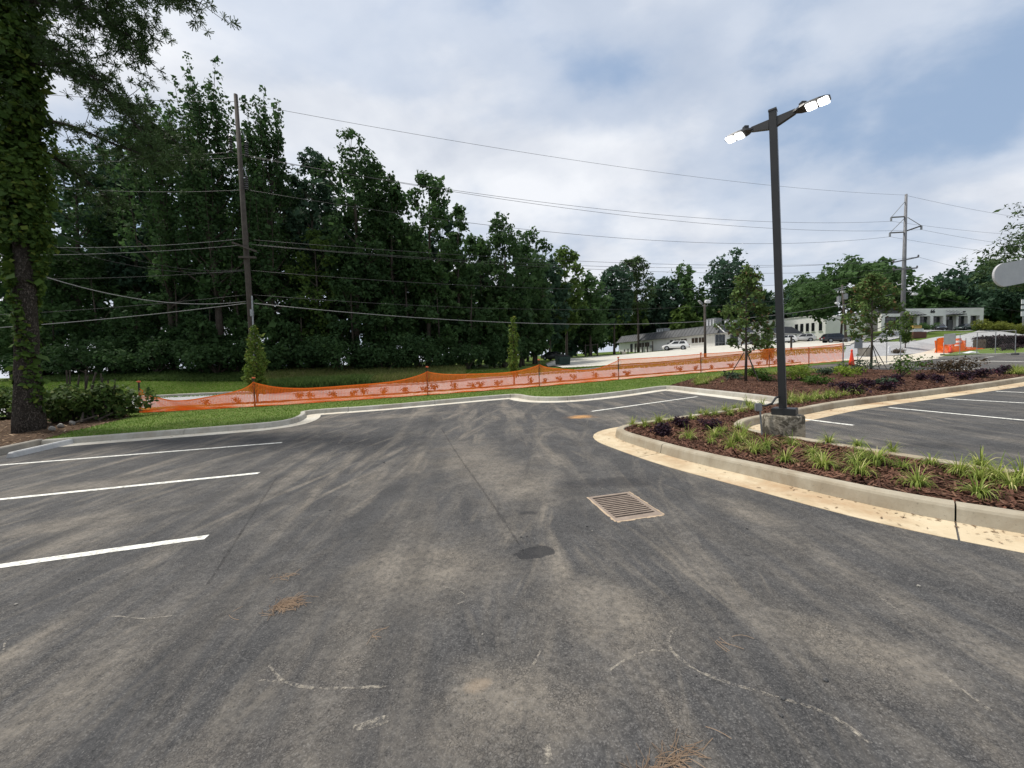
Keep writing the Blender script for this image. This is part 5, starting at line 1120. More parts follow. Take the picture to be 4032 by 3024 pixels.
# bed shrubs
PUR = [(2598, 1717, 1.1, 'purple shrub nearest the rounded tip of the island'), (2686, 1682, 1.0, 'taller purple shrub behind the island tip'), (2797, 1692, .95, 'purple shrub between the liriope rows left of the lamp post'),
       (3312, 1538, 1, 'leftmost purple shrub in the mulch bed right of the lamp post'), (3380, 1553, 1.15, 'large purple shrub at the front of the bed beside the liriope'), (3418, 1526, 1.1, 'wide low purple shrub behind the large front one'), (3505, 1538, 1, 'purple shrub at the front middle of the mulch bed'), (3517, 1505, 1, 'purple shrub behind the front middle one'), (3622, 1498, .9, 'small rounded purple shrub in the middle of the bed'), (3692, 1506, 1.1, 'spreading purple shrub right of the bed middle'), (3788, 1496, 1.05, 'rounded purple shrub in the right half of the bed'), (3880, 1488, 1.2, 'big purple shrub near the right end of the bed'), (3945, 1473, 1.2, 'rearmost big purple shrub near the right end of the bed')]
for i, (px, py, s_, lb) in enumerate(PUR): t = bush('purple_shrub', lb, Gx(px, py, .12), .34, .42, 'purple', 10+i % 4, 620, .07, 'purple shrubs in the mulch bed'); s_ *= .52 if i < 3 else .68; t.scale = (s_, s_, s_*.9)
for i, (px, py, m_, R, Hh, lb) in enumerate([(2880, 1495, 'bluegreen', .4, .4, 'dark green shrub at the foot of the left staked tree'), (2972, 1484, 'shrubgreen', .4, .45, 'rounded green shrub just left of the lamp post'), (3010, 1500, 'shrubgreen', .42, .35, 'low green shrub in front of the left staked tree'), (3150, 1496, 'lime', .42, .42, 'lime green shrub nearest the lamp post on the right'), (3146, 1470, 'lime', .5, .5, 'taller lime shrub behind the first lime one'), (3233, 1514, 'shrubgreen', .4, .32, 'tufted mid green shrub alone on the mulch'), (3252, 1476, 'bluegreen', .45, .4, 'dark shrub between the lime shrubs'), (3325, 1482, 'lime', .55, .5, 'right hand lime shrub below the traffic cone'), (3388, 1470, 'bluegreen', .6, .65, 'greyish shrub left of the right staked tree'), (3548, 1483, 'shrubgreen', .75, .85, 'feathery tall green shrub right of the right staked tree'), (3700, 1468, 'redtip', .55, .55, 'thin reddish shrub at the back of the bed'), (3775, 1470, 'redtip', .5, .6, 'second thin reddish shrub at the back of the bed'), (3500, 1515, 'bluegreen', .22, .2, 'tiny grey green seedling in the mulch')]):
    bush('bed_shrub', lb, Gx(px, py, .12), R, Hh, m_, 200+i, 520, .075)
# liriope clumps
def clump(seed, n=52, Lm=.40):
    r = np.random.default_rng(seed); V, Fq = [], []; k = 6
    for i in range(n):
        a = r.uniform(0, 6.28); L_ = Lm*r.uniform(.55, 1.15); lean = r.uniform(.1, 1.15); w = r.uniform(.0045, .0085); b0 = np.array([math.cos(a), math.sin(a), 0])*r.uniform(0, .05); dirv = np.array([math.cos(a), math.sin(a), 0]); sd = np.array([-math.sin(a), math.cos(a), 0]); base = len(V); p = b0.copy(); ang = 1.45-lean*.35
        for j in range(k+1):
            ww = w*(1-(j/k)**2.2)+.0008; V += [p-sd*ww, p+sd*ww]; p = p+(dirv*math.cos(ang)+np.array([0, 0, math.sin(ang)]))*L_/k; ang -= lean*.48*(1+.25*j)
        for j in range(k): o = base+2*j; Fq.append((o, o+1, o+3, o+2))
    return np_mesh('blades', np.array(V), np.array(Fq))
CL = [clump(600+i, [84, 66, 96, 58, 78][i], [.41, .37, .45, .33, .39][i]) for i in range(5)]
for c_ in CL: c_.materials.append(A['liriope'])
def liriope(px, py, s_, label, group, h=.11):
    p = Gx(px, py, h); o = link('liriope_clump', CL[random.randrange(5)], None, None, Wp(*p, h+.01)); o.rotation_euler = (random.uniform(-.1, .1), random.uniform(-.1, .1), random.uniform(0, 6.28)); s_ *= .80; o.scale = (s_, s_, s_*random.uniform(.88, 1.08)); tag(o, label, 'plant', group); return o
Z1 = [(530, 395), (640, 410), (760, 380), (870, 360), (1045, 345), (1120, 298), (1175, 305), (1250, 310), (1335, 270), (1380, 305), (1420, 245), (1480, 280), (1540, 220), (1600, 265), (1655, 225), (1560, 250)]
for i, (x, y) in enumerate(sorted(Z1)): liriope(2250+x/2.212, 1500+y/2.212, random.uniform(.72, .95), nth(i, 'striped liriope clumps along the island tip far edge'), 'liriope along the far edge of the island tip')
Z2 = [(1020, 515), (1215, 552), (1250, 492), (1315, 458), (1450, 425), (1390, 602), (1465, 545), (1585, 640), (1700, 602), (1860, 718), (1920, 575), (2130, 725), (1500, 490)]
for i, (x, y) in enumerate(sorted(Z2)): liriope(2250+x/2.212, 1500+y/2.212, random.uniform(.72, .95), nth(i, 'striped liriope in front of the lamp base'), 'liriope in the near arm left of the lamp base')
Z3 = [(1200, 505), (1385, 548), (1365, 485), (1395, 455), (1380, 402), (1230, 385), (1550, 432), (1600, 515), (1680, 605), (1745, 495), (1995, 505), (1980, 655), (1885, 540), (2150, 610), (1990, 570), (2070, 565), (2200, 575), (1150, 440), (1470, 490)]
for i, (x, y) in enumerate(sorted(Z3)): liriope(2300+x/1.277, 1450+y/1.277, random.uniform(.62, .98), nth(i, 'striped liriope clumps right of the lamp base'), 'liriope in the near arm right of the lamp base')
Z4 = [(3105, 1600), (3125, 1590), (3150, 1596), (3175, 1588), (3200, 1590), (3225, 1580), (3255, 1577), (3290, 1573), (3320, 1567), (3370, 1562), (3160, 1578), (3210, 1572), (3115, 1580), (3270, 1565)]
for i, (x, y) in enumerate(sorted(Z4)): liriope(x, y-6, random.uniform(.8, 1.05), nth(i, 'striped liriope clumps behind the lamp post'), 'liriope behind the lamp post')
for i in range(44):
    px = random.uniform(2735, 3010); py = np.interp(px, [2735, 3010], [1492, 1470])+random.uniform(0, 26 if px < 2850 else 8); liriope(px, py, random.uniform(.8, 1.2), 'striped liriope clump in the drift by the grass strip', 'liriope drift by the grass strip')
for i in range(40): px = random.uniform(3010, 3400); liriope(px, np.interp(px, [3010, 3400], [1475, 1459])+random.uniform(-3, 5), random.uniform(.8, 1.2), 'striped liriope clump along the back of the mulch bed', 'liriope along the back of the bed')
for i in range(12): px = random.uniform(3965, 4090); liriope(px, random.uniform(1460, 1476), random.uniform(.9, 1.2), 'striped liriope clump at the far right end of the bed', 'liriope at the right end of the bed')

# ------------------------------------------------------------------ orange safety fence
POSTS = [(558, 1638, 1503), (1007, 1618, 1488), (1690, 1567, 1445), (2118, 1534, 1417), (2445, 1503, 1407), (2770, 1478, 1390), (3020, 1456, 1372), (3185, 1443, 1366), (3313, 1441, 1352)]
fence = thing('safety_fence', 'sagging bright orange plastic mesh safety fence on metal posts along the sidewalk', 'fence')
pos_ = []
for i, (px, pb_, pt) in enumerate(POSTS):
    b_ = on_curve(px, 0.0); z = Tz(*b_)+.14; zt = D(px, pt, b_[1])[2]; zt = max(zt, z+1.15); pos_.append((b_, z, zt))
    po = MB().beam((*b_, z-.2), (b_[0]+random.uniform(-.04, .04), b_[1], zt), .045, .045).build('post', A['darkwood'], fence)
    if i < 6: MB().lathe([(.03, -.03), (.07, 0), (.06, .03), (.02, .035)], (b_[0], b_[1], zt), 8).build('post_cap', A['orangecap'], po)
SAG = [.60, .46, .30, .42, .03, .03, .02, .02]; TOPK = [.80, .86, .84, .82, .90, .95, .97, .99, 1.0]
for i in range(len(pos_)-1):
    (a, za, ta), (b, zb, tb_) = pos_[i], pos_[i+1]; L_ = np.linalg.norm(b-a); seg = FENCE_D[(FENCE_D[:, 0] > a[0]+.1) & (FENCE_D[:, 0] < b[0]-.1)]; C = np.vstack([a, seg, b]); C = resample(C, L_/max(2, int(L_/.058))); n = len(C); u = np.linspace(0, 1, n)
    zbot = T(C)+.15+.02*np.sin(u*19+i); ka, kb = TOPK[i], TOPK[i+1]; ztop = (za+(ta-za)*ka)*(1-u)+(zb+(tb_-zb)*kb)*u-SAG[i]*(4*u*(1-u))**.75*(1+.12*np.sin(u*7+i))
    nn = np.array([-(b-a)[1], (b-a)[0]])/L_; R_ = 19; rows = []
    for k in range(R_+1):
        v = k/R_; vv = v**(1+.25*SAG[i]); wob_ = .03*np.sin(u*11+v*5+i)*v+.02*np.sin(u*37+v*9); sagv = -.03*np.sin(u*math.pi)*math.sin(v*math.pi)
        rows.append(np.c_[C[:, 0]-nn[0]*(.03+wob_), C[:, 1]-nn[1]*(.03+wob_), zbot+(ztop-zbot)*vv+sagv])
    V, Fq = [], []; base = 0
    for k, P in enumerate(rows):
        w = .010 if 0 < k < R_ else .022; V.append(P-[0, 0, w]); V.append(P+[0, 0, w]); j = np.arange(n-1); Fq.append(np.stack([base+j, base+j+1, base+n+j+1, base+n+j], 1)); base += 2*n
    t2 = (b-a)/L_; dx = np.array([t2[0], t2[1], 0])*.0062
    for k in range(R_):
        lo, hi = rows[k]+[nn[0]*.001, nn[1]*.001, .005], rows[k+1]+[nn[0]*.001, nn[1]*.001, -.005]; V += [lo-dx, lo+dx, hi+dx, hi-dx]; j = np.arange(n); Fq.append(np.stack([base+j, base+n+j, base+2*n+j, base+3*n+j], 1)); base += 4*n
    mo = link('mesh_panel', np_mesh('mesh_panel', np.vstack(V), np.vstack(Fq)), A['orange'], fence)

# ------------------------------------------------------------------ vehicles
m, b = new_mat('tyre_rubber'); setb(b, .85, .2); b.inputs['Base Color'].default_value = (.015, .015, .016, 1); A['tyre'] = m
A['rim'] = plain('alloy_rim', (.42, .43, .44), (.3, .3, .31), .35, 8, .8)
m, b = new_mat('tail_light'); setb(b, .2, .5); b.inputs['Base Color'].default_value = (.3, .012, .012, 1); A['tail'] = m
m, b = new_mat('head_light'); setb(b, .15, .5); b.inputs['Base Color'].default_value = (.6, .62, .64, 1); A['headl'] = m
def paintmat(name, c):
    m, b = new_mat(name); setb(b, .28, .5); b.inputs['Base Color'].default_value = (*c, 1); b.inputs['Coat Weight'].default_value = .6; b.inputs['Coat Roughness'].default_value = .08
    return m
PW, PBk, PG, PS = paintmat('white_car_paint', (.72, .72, .71)), paintmat('black_car_paint', (.012, .013, .016)), paintmat('dark_green_car_paint', (.012, .03, .026)), paintmat('silver_car_paint', (.55, .55, .54))
def car(label, c3, yaw, suv, pm, group=None):
    """nose along +x"""
    t = thing('parked_car', label, 'car', tuple(c3), yaw, group)
    L_, Wd, Hh = (4.6, 1.86, 1.66) if suv else (4.75, 1.84, 1.44); hw = Wd/2; gz = .3 if suv else .22; bz = 1.02 if suv else .90; hz = 1.0 if suv else .84
    st = [(-L_/2, gz+.2, bz-.18, .84), (-L_/2+.06, gz+.06, bz-.03, .92), (-L_/2+.5, gz, bz+.02, .985), (-L_*.2, gz-.03, bz, 1), (L_*.12, gz-.03, bz-.03, 1), (L_*.25, gz-.02, hz, .99), (L_*.4, gz, hz-.08, .95), (L_/2-.1, gz+.03, hz-.22, .86), (L_/2, gz+.12, hz-.36, .76)]
    V, Fs = [], []
    for x, z0, z1, k in st:
        y = hw*k; V += [(x, -y*.9, z0), (x, -y, z0+.16), (x, -y*1.0, (z0+z1)/2+.05), (x, -y*.93, z1-.03), (x, -y*.82, z1), (x, y*.82, z1), (x, y*.93, z1-.03), (x, y, (z0+z1)/2+.05), (x, y, z0+.16), (x, y*.9, z0)]
    for i in range(len(st)-1):
        for j in range(10): k = (j+1) % 10; Fs.append((i*10+j, i*10+k, (i+1)*10+k, (i+1)*10+j))
    Fs += [tuple(range(9, -1, -1)), tuple((len(st)-1)*10+j for j in range(10))]
    body = MB().add(V, Fs).build('body', pm, t, smooth=False)
    x0, x1, x2, x3 = (-L_/2+.12, -L_/2+.55, L_*.06, L_*.27) if suv else (-L_/2+.55, -L_*.22, L_*.05, L_*.25)
    b0, b1, tw = hw*.9, hw*.86, hw*.70
    zr = Hh; zq = bz-.03
    roof = [(x0, -b1, zq), (x3, -b1, zq), (x3, b1, zq), (x0, b1, zq), (x1, -tw, zr-.04), (x2, -tw, zr), (x2, tw, zr), (x1, tw, zr-.04)]
    cab = MB().hexa(roof).build('cabin', pm, t, bevel=.05)
    def pane(pts, nm='window', m_='glass'):
        c = np.mean(pts, 0); n = np.cross(np.array(pts[1])-pts[0], np.array(pts[2])-pts[0]); n /= np.linalg.norm(n); n *= np.sign(n@(c-np.array([0, 0, zq-.2]))); P = [np.array(p)+(c-p)*.06+n*.006 for p in map(np.array, pts)]; Q = [p+n*.012 for p in P]
        MB().add(P+Q, [(3, 2, 1, 0), (4, 5, 6, 7), (0, 1, 5, 4), (1, 2, 6, 5), (2, 3, 7, 6), (3, 0, 4, 7)]).build(nm, A[m_], t)
    l3 = lambda a, b, f: tuple(np.array(a)+(np.array(b)-np.array(a))*f)
    pane([l3(roof[1], roof[5], .08), l3(roof[2], roof[6], .08), l3(roof[2], roof[6], .95), l3(roof[1], roof[5], .95)], 'windscreen'); pane([l3(roof[0], roof[4], .2), l3(roof[3], roof[7], .2), l3(roof[3], roof[7], .93), l3(roof[0], roof[4], .93)], 'rear_window')
    for i0, i1, j0, j1 in ((0, 1, 4, 5), (3, 2, 7, 6)):
        for f0, f1 in ((.12, .47), (.5, .88)): pane([l3(l3(roof[i0], roof[i1], f0), l3(roof[j0], roof[j1], f0), .14), l3(l3(roof[i0], roof[i1], f1), l3(roof[j0], roof[j1], f1), .14), l3(l3(roof[i0], roof[i1], f1), l3(roof[j0], roof[j1], f1), .86), l3(l3(roof[i0], roof[i1], f0), l3(roof[j0], roof[j1], f0), .86)])
    wr = .36 if suv else .32
    for x in (-L_*.29, L_*.31):
        for s_ in (-1, 1):
            wv = thing_part('wheel', t); MB().add(*wheel_geo(x, s_*(hw-.09), wr, .23, 18)).build('tyre', A['tyre'], wv); MB().add(*wheel_geo(x, s_*(hw-.09+.012), wr*.66, .235, 14)).build('rim', A['rim'], wv)
            MB().add(*wheel_geo(x, s_*(hw-.06), wr+.07, .13, 18)).build('wheel_arch', A['tyre'], body)
    for s_ in (-1, 1):
        MB().box((-L_/2+.02, s_*hw*.66, bz-.16), (.14, .36, .16)).build('tail_light', A['tail'], t, bevel=.02); MB().box((L_/2-.12, s_*hw*.62, hz-.30), (.2, .34, .12)).build('headlight', A['headl'], t, bevel=.02)
        MB().box((x3-.25, s_*(hw+.06), bz+.06), (.14, .16, .11)).build('mirror', pm, t, bevel=.02)
    MB().box((-L_/2+.03, 0, gz+.16), (.14, Wd*.8, .2)).build('bumper', A['tyre'], t, bevel=.03); MB().box((-L_/2-.01, 0, bz-.3), (.02, .4, .14)).build('plate', A['signwhite'], t)
    MB().box((0, 0, gz-.02), (L_*.5, Wd*.96, .1)).build('sill', A['tyre'], t)
    return t
def thing_part(nm, t): o = bpy.data.objects.new(nm, None); COL.objects.link(o); o.parent = t; return o
def wheel_geo(x, y, r, w, n):
    V, Fs = [], []
    for s_ in (-1, 1):
        for k in range(n): a = 2*math.pi*k/n; V.append((x+r*math.cos(a), y+s_*w/2, r*math.sin(a)+.36*1.0+(r-.36)*0))
    zc = .34
    V = [(a, b_, c-.36+zc) for a, b_, c in V]
    for k in range(n): k2 = (k+1) % n; Fs.append((k, k2, n+k2, n+k))
    Fs += [tuple(range(n)), tuple(range(2*n-1, n-1, -1))]; return V, Fs
def cz(px, py, Yd): p = D(px, py, Yd); p[2] = Tz(p[0], p[1])+.1; return p
car('white crossover parked alone in front of the long shop row', cz(2660, 1379, 71), math.radians(152), True, PW)
car('white crossover parked half behind the lamp post pole', cz(3085, 1350, 81), math.radians(158), True, PW)
car('pale silver crossover parked between the white and the black crossovers', cz(3158, 1348, 82), math.radians(150), True, PS)
car('black crossover parked side on left of the gate panel', cz(3292, 1353, 71), math.radians(-12), True, PBk)
car('black sedan in the shade behind the green dumpster', cz(2183, 1417, 67), math.radians(-40), False, PBk)
car('dark sedan parked at the office facing the road', cz(3698, 1302, 87), math.radians(-128), False, PBk)
car('dark green car parked at the right end of the office', cz(3800, 1297, 88), math.radians(190), False, PG)

# ------------------------------------------------------------------ smaller things
# dumpster
p = cz(2216, 1445, 55); t = thing('dumpster', 'dark green metal dumpster at the near edge of the pale car park', 'dumpster', tuple(p), math.radians(20))
MB().hexa([(-.85, -.6, .08), (.85, -.6, .08), (.85, .6, .08), (-.85, .6, .08), (-.9, -.75, 1.2), (.9, -.75, 1.2), (.9, .75, 1.45), (-.9, .75, 1.45)]).build('bin', A['green'], t, bevel=.02)
MB().hexa([(-.93, -.78, 1.2), (.93, -.78, 1.2), (.93, .78, 1.46), (-.93, .78, 1.46), (-.93, -.78, 1.25), (.93, -.78, 1.25), (.93, .78, 1.51), (-.93, .78, 1.51)]).build('lid', A['tyre'], t)
for y in (-.3, .3): MB().box((0, -.72, .75+y*.5), (1.7, .06, .08)).build('rib', A['green'], t)
for x in (-.95, .95): MB().box((x, 0, .8), (.1, .7, .2)).build('lift_pocket', A['green'], t)
# post frame and bollards by the wood
fr_ = thing('post_frame', 'weathered frame of three posts with a top rail on the grass by the wood', 'fence', tuple(cz(2330, 1405, 78)))
b0 = Vector(fr_.location); pts = [Vector(cz(px, py, 78)) for px, py in ((2305, 1405), (2330, 1403), (2353, 1402))]
for p in pts: MB().tube([p-b0-Vector((0, 0, .2)), p-b0+Vector((0, 0, 2.55))], .13, 8).build('post', A['darkwood'], fr_)
MB().beam(pts[0]-b0+Vector((0, 0, 2.3)), pts[2]-b0+Vector((0, 0, 2.4)), .12, .14).build('rail', A['darkwood'], fr_)
for i, (px, py, h_, Yd, lb) in enumerate([(2501, 1383, 2.3, 94, 'leftmost tall wooden post before the shop row wall'), (2529, 1383, 2.5, 92, 'second tall wooden post before the shop row windows'), (2549, 1381, 2.5, 90, 'third tall wooden post before the shop row windows'), (2570, 1379, 2.5, 88, 'tall wooden post nearest the white crossover'), (2459, 1385, 1.1, 96, 'short post at the left end of the shop row'), (2473, 1385, 1.2, 96, 'short post beside the leftmost shop door')]):
    c_ = cz(px, py, Yd); tag(MB().tube([c_-np.array([0, 0, .3]), c_+np.array([0, 0, h_*.5]), c_+np.array([0, 0, h_])], [.15, .145, .14], 8).build('wooden_post', A['darkwood'], None), lb, 'post', 'wooden posts by the shop row')
c_ = cz(2457, 1393, 92); u_ = thing('utility_box', 'small tan utility box on the grass by the kerb of the car park', 'utility box', tuple(c_)); MB().box((0, 0, .4), (1.0, .5, .7)).build('cabinet', A['walk'], u_, bevel=.03); MB().box((-.75, 0, .45), (.2, .2, .9)).build('post', A['darkwood'], u_)
c_ = cz(3115, 1400, 43); tag(MB().tube([c_-np.array([0, 0, .2]), c_+np.array([0, 0, 1.4]), c_+np.array([0, 0, 1.5])], [.1, .1, .07], 8).build('bollard', A['darkwood']), 'dark post standing in the verge just right of the lamp post', 'post')
# chain link panels
def chain_panel(label, pa, pb, py_top, nposts, board=None, seed=1):
    a, b = np.array(pa), np.array(pb); L_ = np.linalg.norm(b-a); za, zb = Wp(*a)[2], Wp(*b)[2]; Hh = 1.85; t = thing('chain_link_panel', label, 'fence', (*a, za)); o_ = np.array([*a, za])
    def Q(s, h): p = a+(b-a)*s; return np.array([p[0], p[1], za+(zb-za)*s+h])-o_
    for i in range(nposts): MB().tube([Q(i/(nposts-1), 0), Q(i/(nposts-1), Hh)], .026, 6).build('post', A['greymetal'], t)
    MB().tube([Q(0, Hh), Q(1, Hh)], .022, 6).build('rail', A['greymetal'], t); MB().tube([Q(0, .12), Q(1, .12)], .022, 6).build('rail', A['greymetal'], t)
    V, Fq = [], []; st = .12; K = int(L_/st); u = (b-a)/L_
    wm = MB(); nz = int((Hh-.12)/st)
    for k in range(-nz, K+1):
        for sg in (1, -1):
            s0, h0, s1, h1 = k*st, .12, k*st+nz*st, .12+nz*st
            if s0 < 0: h0 += -s0; s0 = 0
            if s1 > L_: h1 -= (s1-L_); s1 = L_
            if s1-s0 < .05: continue
            if sg < 0: s0, s1 = L_-s0, L_-s1
            p, q = Q(s0/L_, h0), Q(s1/L_, h1); w = np.array([0, 0, .0022]); i = len(wm.v); wm.v += [tuple(p-w), tuple(p+w), tuple(q+w), tuple(q-w)]; wm.f.append((i, i+1, i+2, i+3))
    wm.build('wire_mesh', A['greymetal'], t)
    for s_ in (0, 1): MB().box(Q(s_, .07), (.6, .25, .14), .4).build('foot', A['darkstone'], t)
    if board:
        s0, s1, h0, h1 = board; MB().beam(Q((s0+s1)/2, h0)-np.array([0, .05, 0]), Q((s0+s1)/2, h1)-np.array([0, .05, 0]), (s1-s0)*L_, .02).build('blank_board', A['signgrey'], t)
    return t
def board_on(t_, pa, pb): pass
pA, pB = np.array(Gx(3716, 1400)), np.array(Gx(3997, 1398)); 
chain_panel('chain link gate panel with blank grey board before the orange netting', pA, pB, 0, 5)
zA = Wp(*pA)[2]
bd = thing('blank_sign_board', 'blank grey sign board hung on the right chain link panel', 'sign', (*pA, zA)); uu = (pB-pA)/np.linalg.norm(pB-pA); 
def qb(s, h, d=-.06): p = uu*s+np.array([uu[1], -uu[0]])*(-d); return (p[0], p[1], h)
MB().hexa([qb(.05, .95), qb(.9, .95), qb(.9, .95, -.03), qb(.05, .95, -.03), qb(.05, 1.83), qb(.9, 1.83), qb(.9, 1.83, -.03), qb(.05, 1.83, -.03)]).build('board', A['signgrey'], bd)
MB().tube([qb(.1, 1.86, -.045), qb(.85, 1.86, -.045)], .012, 5).build('tie_rod', A['greymetal'], bd)
pC, pD = np.array(Gx(3318, 1444)), np.array(Gx(3545, 1428)); chain_panel('chain link panel with leaning board left of the driveway', pC, pD, 0, 5)
q_ = pC+(pD-pC)*.22; zq_ = Wp(*q_)[2]; bd = thing('blank_sign_board', 'blank grey board leaning on the left chain link panel', 'sign', (*q_, zq_), math.atan2((pD-pC)[1], (pD-pC)[0]))
MB().hexa([(-.3, -.10, 1.15), (.42, -.10, 1.15), (.42, -.07, 1.15), (-.3, -.07, 1.15), (-.18, -.06, 1.82), (.48, -.06, 1.82), (.48, -.03, 1.82), (-.18, -.03, 1.82)]).build('board', A['signgrey'], bd)
MB().tube([(.1, -.03, 1.80), (.1, -.03, 1.95)], .015, 5).build('hook', A['signwhite'], bd)
# cones
def cone(label, px, py, hgt):
    p = Gx(px, py); t = thing('traffic_cone', label, 'traffic cone', Wp(*p)); MB().lathe([(.17, .05), (.13, .3*hgt), (.06, .8*hgt), (.045, .86*hgt), (.06, .9*hgt), (.06, .94*hgt), (.035, hgt)], (0, 0, 0), 14).build('cone', A['cone'], t, smooth=True); MB().box((0, 0, .025), (.42, .42, .05), .3).build('base', A['tyre'], t, bevel=.01)
cone('tall red orange traffic cone at the end of the long safety fence', 3353, 1442, 1.1); cone('red orange channelizer cone before the wrapped netting pile', 3742, 1391, .78)
# netting pile
N1 = np.array(Gx(3690, 1391)); zn = Wp(*N1)[2]; nt_ = thing('netting_enclosure', 'heap of orange safety netting wrapped round stakes beyond the right gate panel', 'netting', (*N1, zn))
def net(pts, hts, nm, rows=14, step=.07):
    P = resample(np.array(pts, float), step); n = len(P); s = np.linspace(0, 1, n); h0 = np.interp(s, np.linspace(0, 1, len(hts)), [h[0] for h in hts]); h1 = np.interp(s, np.linspace(0, 1, len(hts)), [h[1] for h in hts]); V, Fq, base = [], [], 0; R_ = []
    for k in range(rows+1):
        v = k/rows; z = h0+(h1-h0)*v+.03*np.sin(s*25+v*6); R_.append(np.c_[P[:, 0]+.06*np.sin(s*14+v*4)-N1[0], P[:, 1]+.06*np.cos(s*17+v*5)-N1[1], PB*P[:, 0]+PC*P[:, 1]-zn+z])
    for A_ in R_: V += [A_-[0, 0, .014], A_+[0, 0, .014]]; j = np.arange(n-1); Fq.append(np.stack([base+j, base+j+1, base+n+j+1, base+n+j], 1)); base += 2*n
    for k in range(rows): lo, hi = R_[k], R_[k+1]; V += [lo-[.012, 0, 0], lo+[.012, 0, 0], hi+[.012, 0, 0], hi-[.012, 0, 0]]; j = np.arange(n); Fq.append(np.stack([base+j, base+n+j, base+2*n+j, base+3*n+j], 1)); base += 4*n
    link(nm, np_mesh(nm, np.vstack(V), np.vstack(Fq)), A['orange'], nt_)
g = lambda px, py: Gx(px, py)
net([g(3682, 1390), g(3690, 1386), g(3715, 1380)], [(0, 1.2), (.02, 1.5), (.02, 1.6)], 'net'); net([g(3715, 1380), g(3760, 1382), g(3800, 1384)], [(.02, 1.1), (.02, 1.25), (.02, 1.15)], 'net'); net([g(3690, 1390), g(3745, 1391), g(3802, 1386)], [(.02, .75), (.02, .6), (.05, .9)], 'net'); net([g(3800, 1386), g(3840, 1380), g(3890, 1376)], [(.02, .55), (.02, .35), (.02, .06)], 'net', 8)
for px, py, h_ in ((3688, 1391, 1.5), (3716, 1381, 1.6), (3760, 1383, 1.5), (3802, 1385, 1.4)): q_ = np.array(Gx(px, py)); MB().tube([(q_[0]-N1[0], q_[1]-N1[1], Wp(*q_)[2]-zn-.1), (q_[0]-N1[0], q_[1]-N1[1], Wp(*q_)[2]-zn+h_)], .025, 6).build('stake', A['darkwood'], nt_)
q_ = Gx(3772, 1384); t = thing('construction_drum', 'orange and white drum inside the heap of orange netting', 'barrel', Wp(*q_))
for k, (z0, z1, m_) in enumerate(((.05, .5, 'orangecap'), (.5, .72, 'signwhite'), (.72, .95, 'orangecap'), (.95, 1.15, 'signwhite'), (1.15, 1.4, 'orangecap'))): MB().lathe([(.29-.05*z0, z0), (.29-.05*z1, z1)], (0, 0, 0), 16).build('band', A[m_], t)
MB().lathe([(.36, 0), (.36, .05), (.3, .07)], (0, 0, 0), 14).build('base', A['tyre'], t)
# kerb and white sheet by the right gate, far lot kerb
q0, q1 = [np.array(Gx(*p)) for p in ((3690, 1412), (4060, 1393))]
rk = thing('concrete_kerb', 'pale kerb at the back of the far right car park', 'kerb')
for i in range(6): a, b = q0+(q1-q0)*i/6, q0+(q1-q0)*(i+1)/6; MB().beam(Wp(*a, .06), Wp(*(b-(b-a)*.004), .06), .18, .16).build('kerb_segment', A['gutter'], rk)
struct(strip('far_bed_ground', [Gx(3700, 1406), Gx(3860, 1399), Gx(4060, 1391)], [Gx(3800, 1380), Gx(3930, 1373), Gx(4060, 1370)], A['lawn'], .1, nu=12, nv=4))
p = Gx(3822, 1394); r = np.random.default_rng(3); gx_, gy_ = np.meshgrid(np.linspace(-.75, .75, 9), np.linspace(-.35, .35, 6)); V = np.c_[gx_.ravel(), gy_.ravel(), .04+.17*np.exp(-(gx_.ravel()/.45)**2)*np.exp(-(gy_.ravel()/.3)**2)+r.uniform(0, .05, 54)]; i = (np.arange(5)[:, None]*9+np.arange(8)[None]).ravel()
tag(link('plastic_sheet', np_mesh('plastic_sheet', V, np.stack([i, i+1, i+10, i+9], 1)), A['signwhite'], None, Wp(*p, .03)), 'crumpled white plastic sheet on the ground at the right gate panel', 'sheet')
for i, (px, py) in enumerate(((3945, 1386), (3995, 1384))): bush('low_shrub', ['low dark shrub left in the far right bed', 'low dark shrub right in the far right bed'][i], Gx(px, py), .7, .6, 'hedge', 81+i, 600, .1, None, Wp(*Gx(px, py))[2]+.1)
# concrete planter, white bollard, monument sign, road sign
p = Gx(3405, 1366); p = D(3405, 1367, 38)[:2]; zt_ = Tz(*p); t = thing('concrete_bin', 'square concrete bin beside the road left of the staked tree trunk', 'bin', (*p, zt_), .3); MB().hexa([(-.32, -.32, 0), (.32, -.32, 0), (.32, .32, 0), (-.32, .32, 0), (-.38, -.38, .75), (.38, -.38, .75), (.38, .38, .75), (-.38, .38, .75)]).build('bin', A['oldkerb'], t, bevel=.03); MB().box((0, 0, .8), (.8, .8, .08)).build('rim', A['oldkerb'], t)
p = D(3501, 1368, 41)[:2]; tag(MB().tube([(*p, Tz(*p)-.1), (*p, Tz(*p)+.66), (*p, Tz(*p)+.74)], [.12, .12, .09], 10).build('marker_post', A['signwhite']), 'short white marker post on the far side of the road', 'post')
p = D(3614, 1331, 62)[:2]; zt_ = Tz(*p); t = thing('monument_sign', 'brick based roadside sign with white panel and yellow top panel', 'sign', (*p, zt_), .05)
bk_ = MB().box((0, 0, .45), (2.2, .6, 1.0)).build('brick_base', A['brick'], t, bevel=.01)
for r_ in range(8):
    for c_ in range(9): MB().box((-1.0+c_*.25+(.06 if r_ % 2 else -.06), -.303, .02+r_*.115), (.23, .012, .1)).build('brick', A['brick'], bk_)
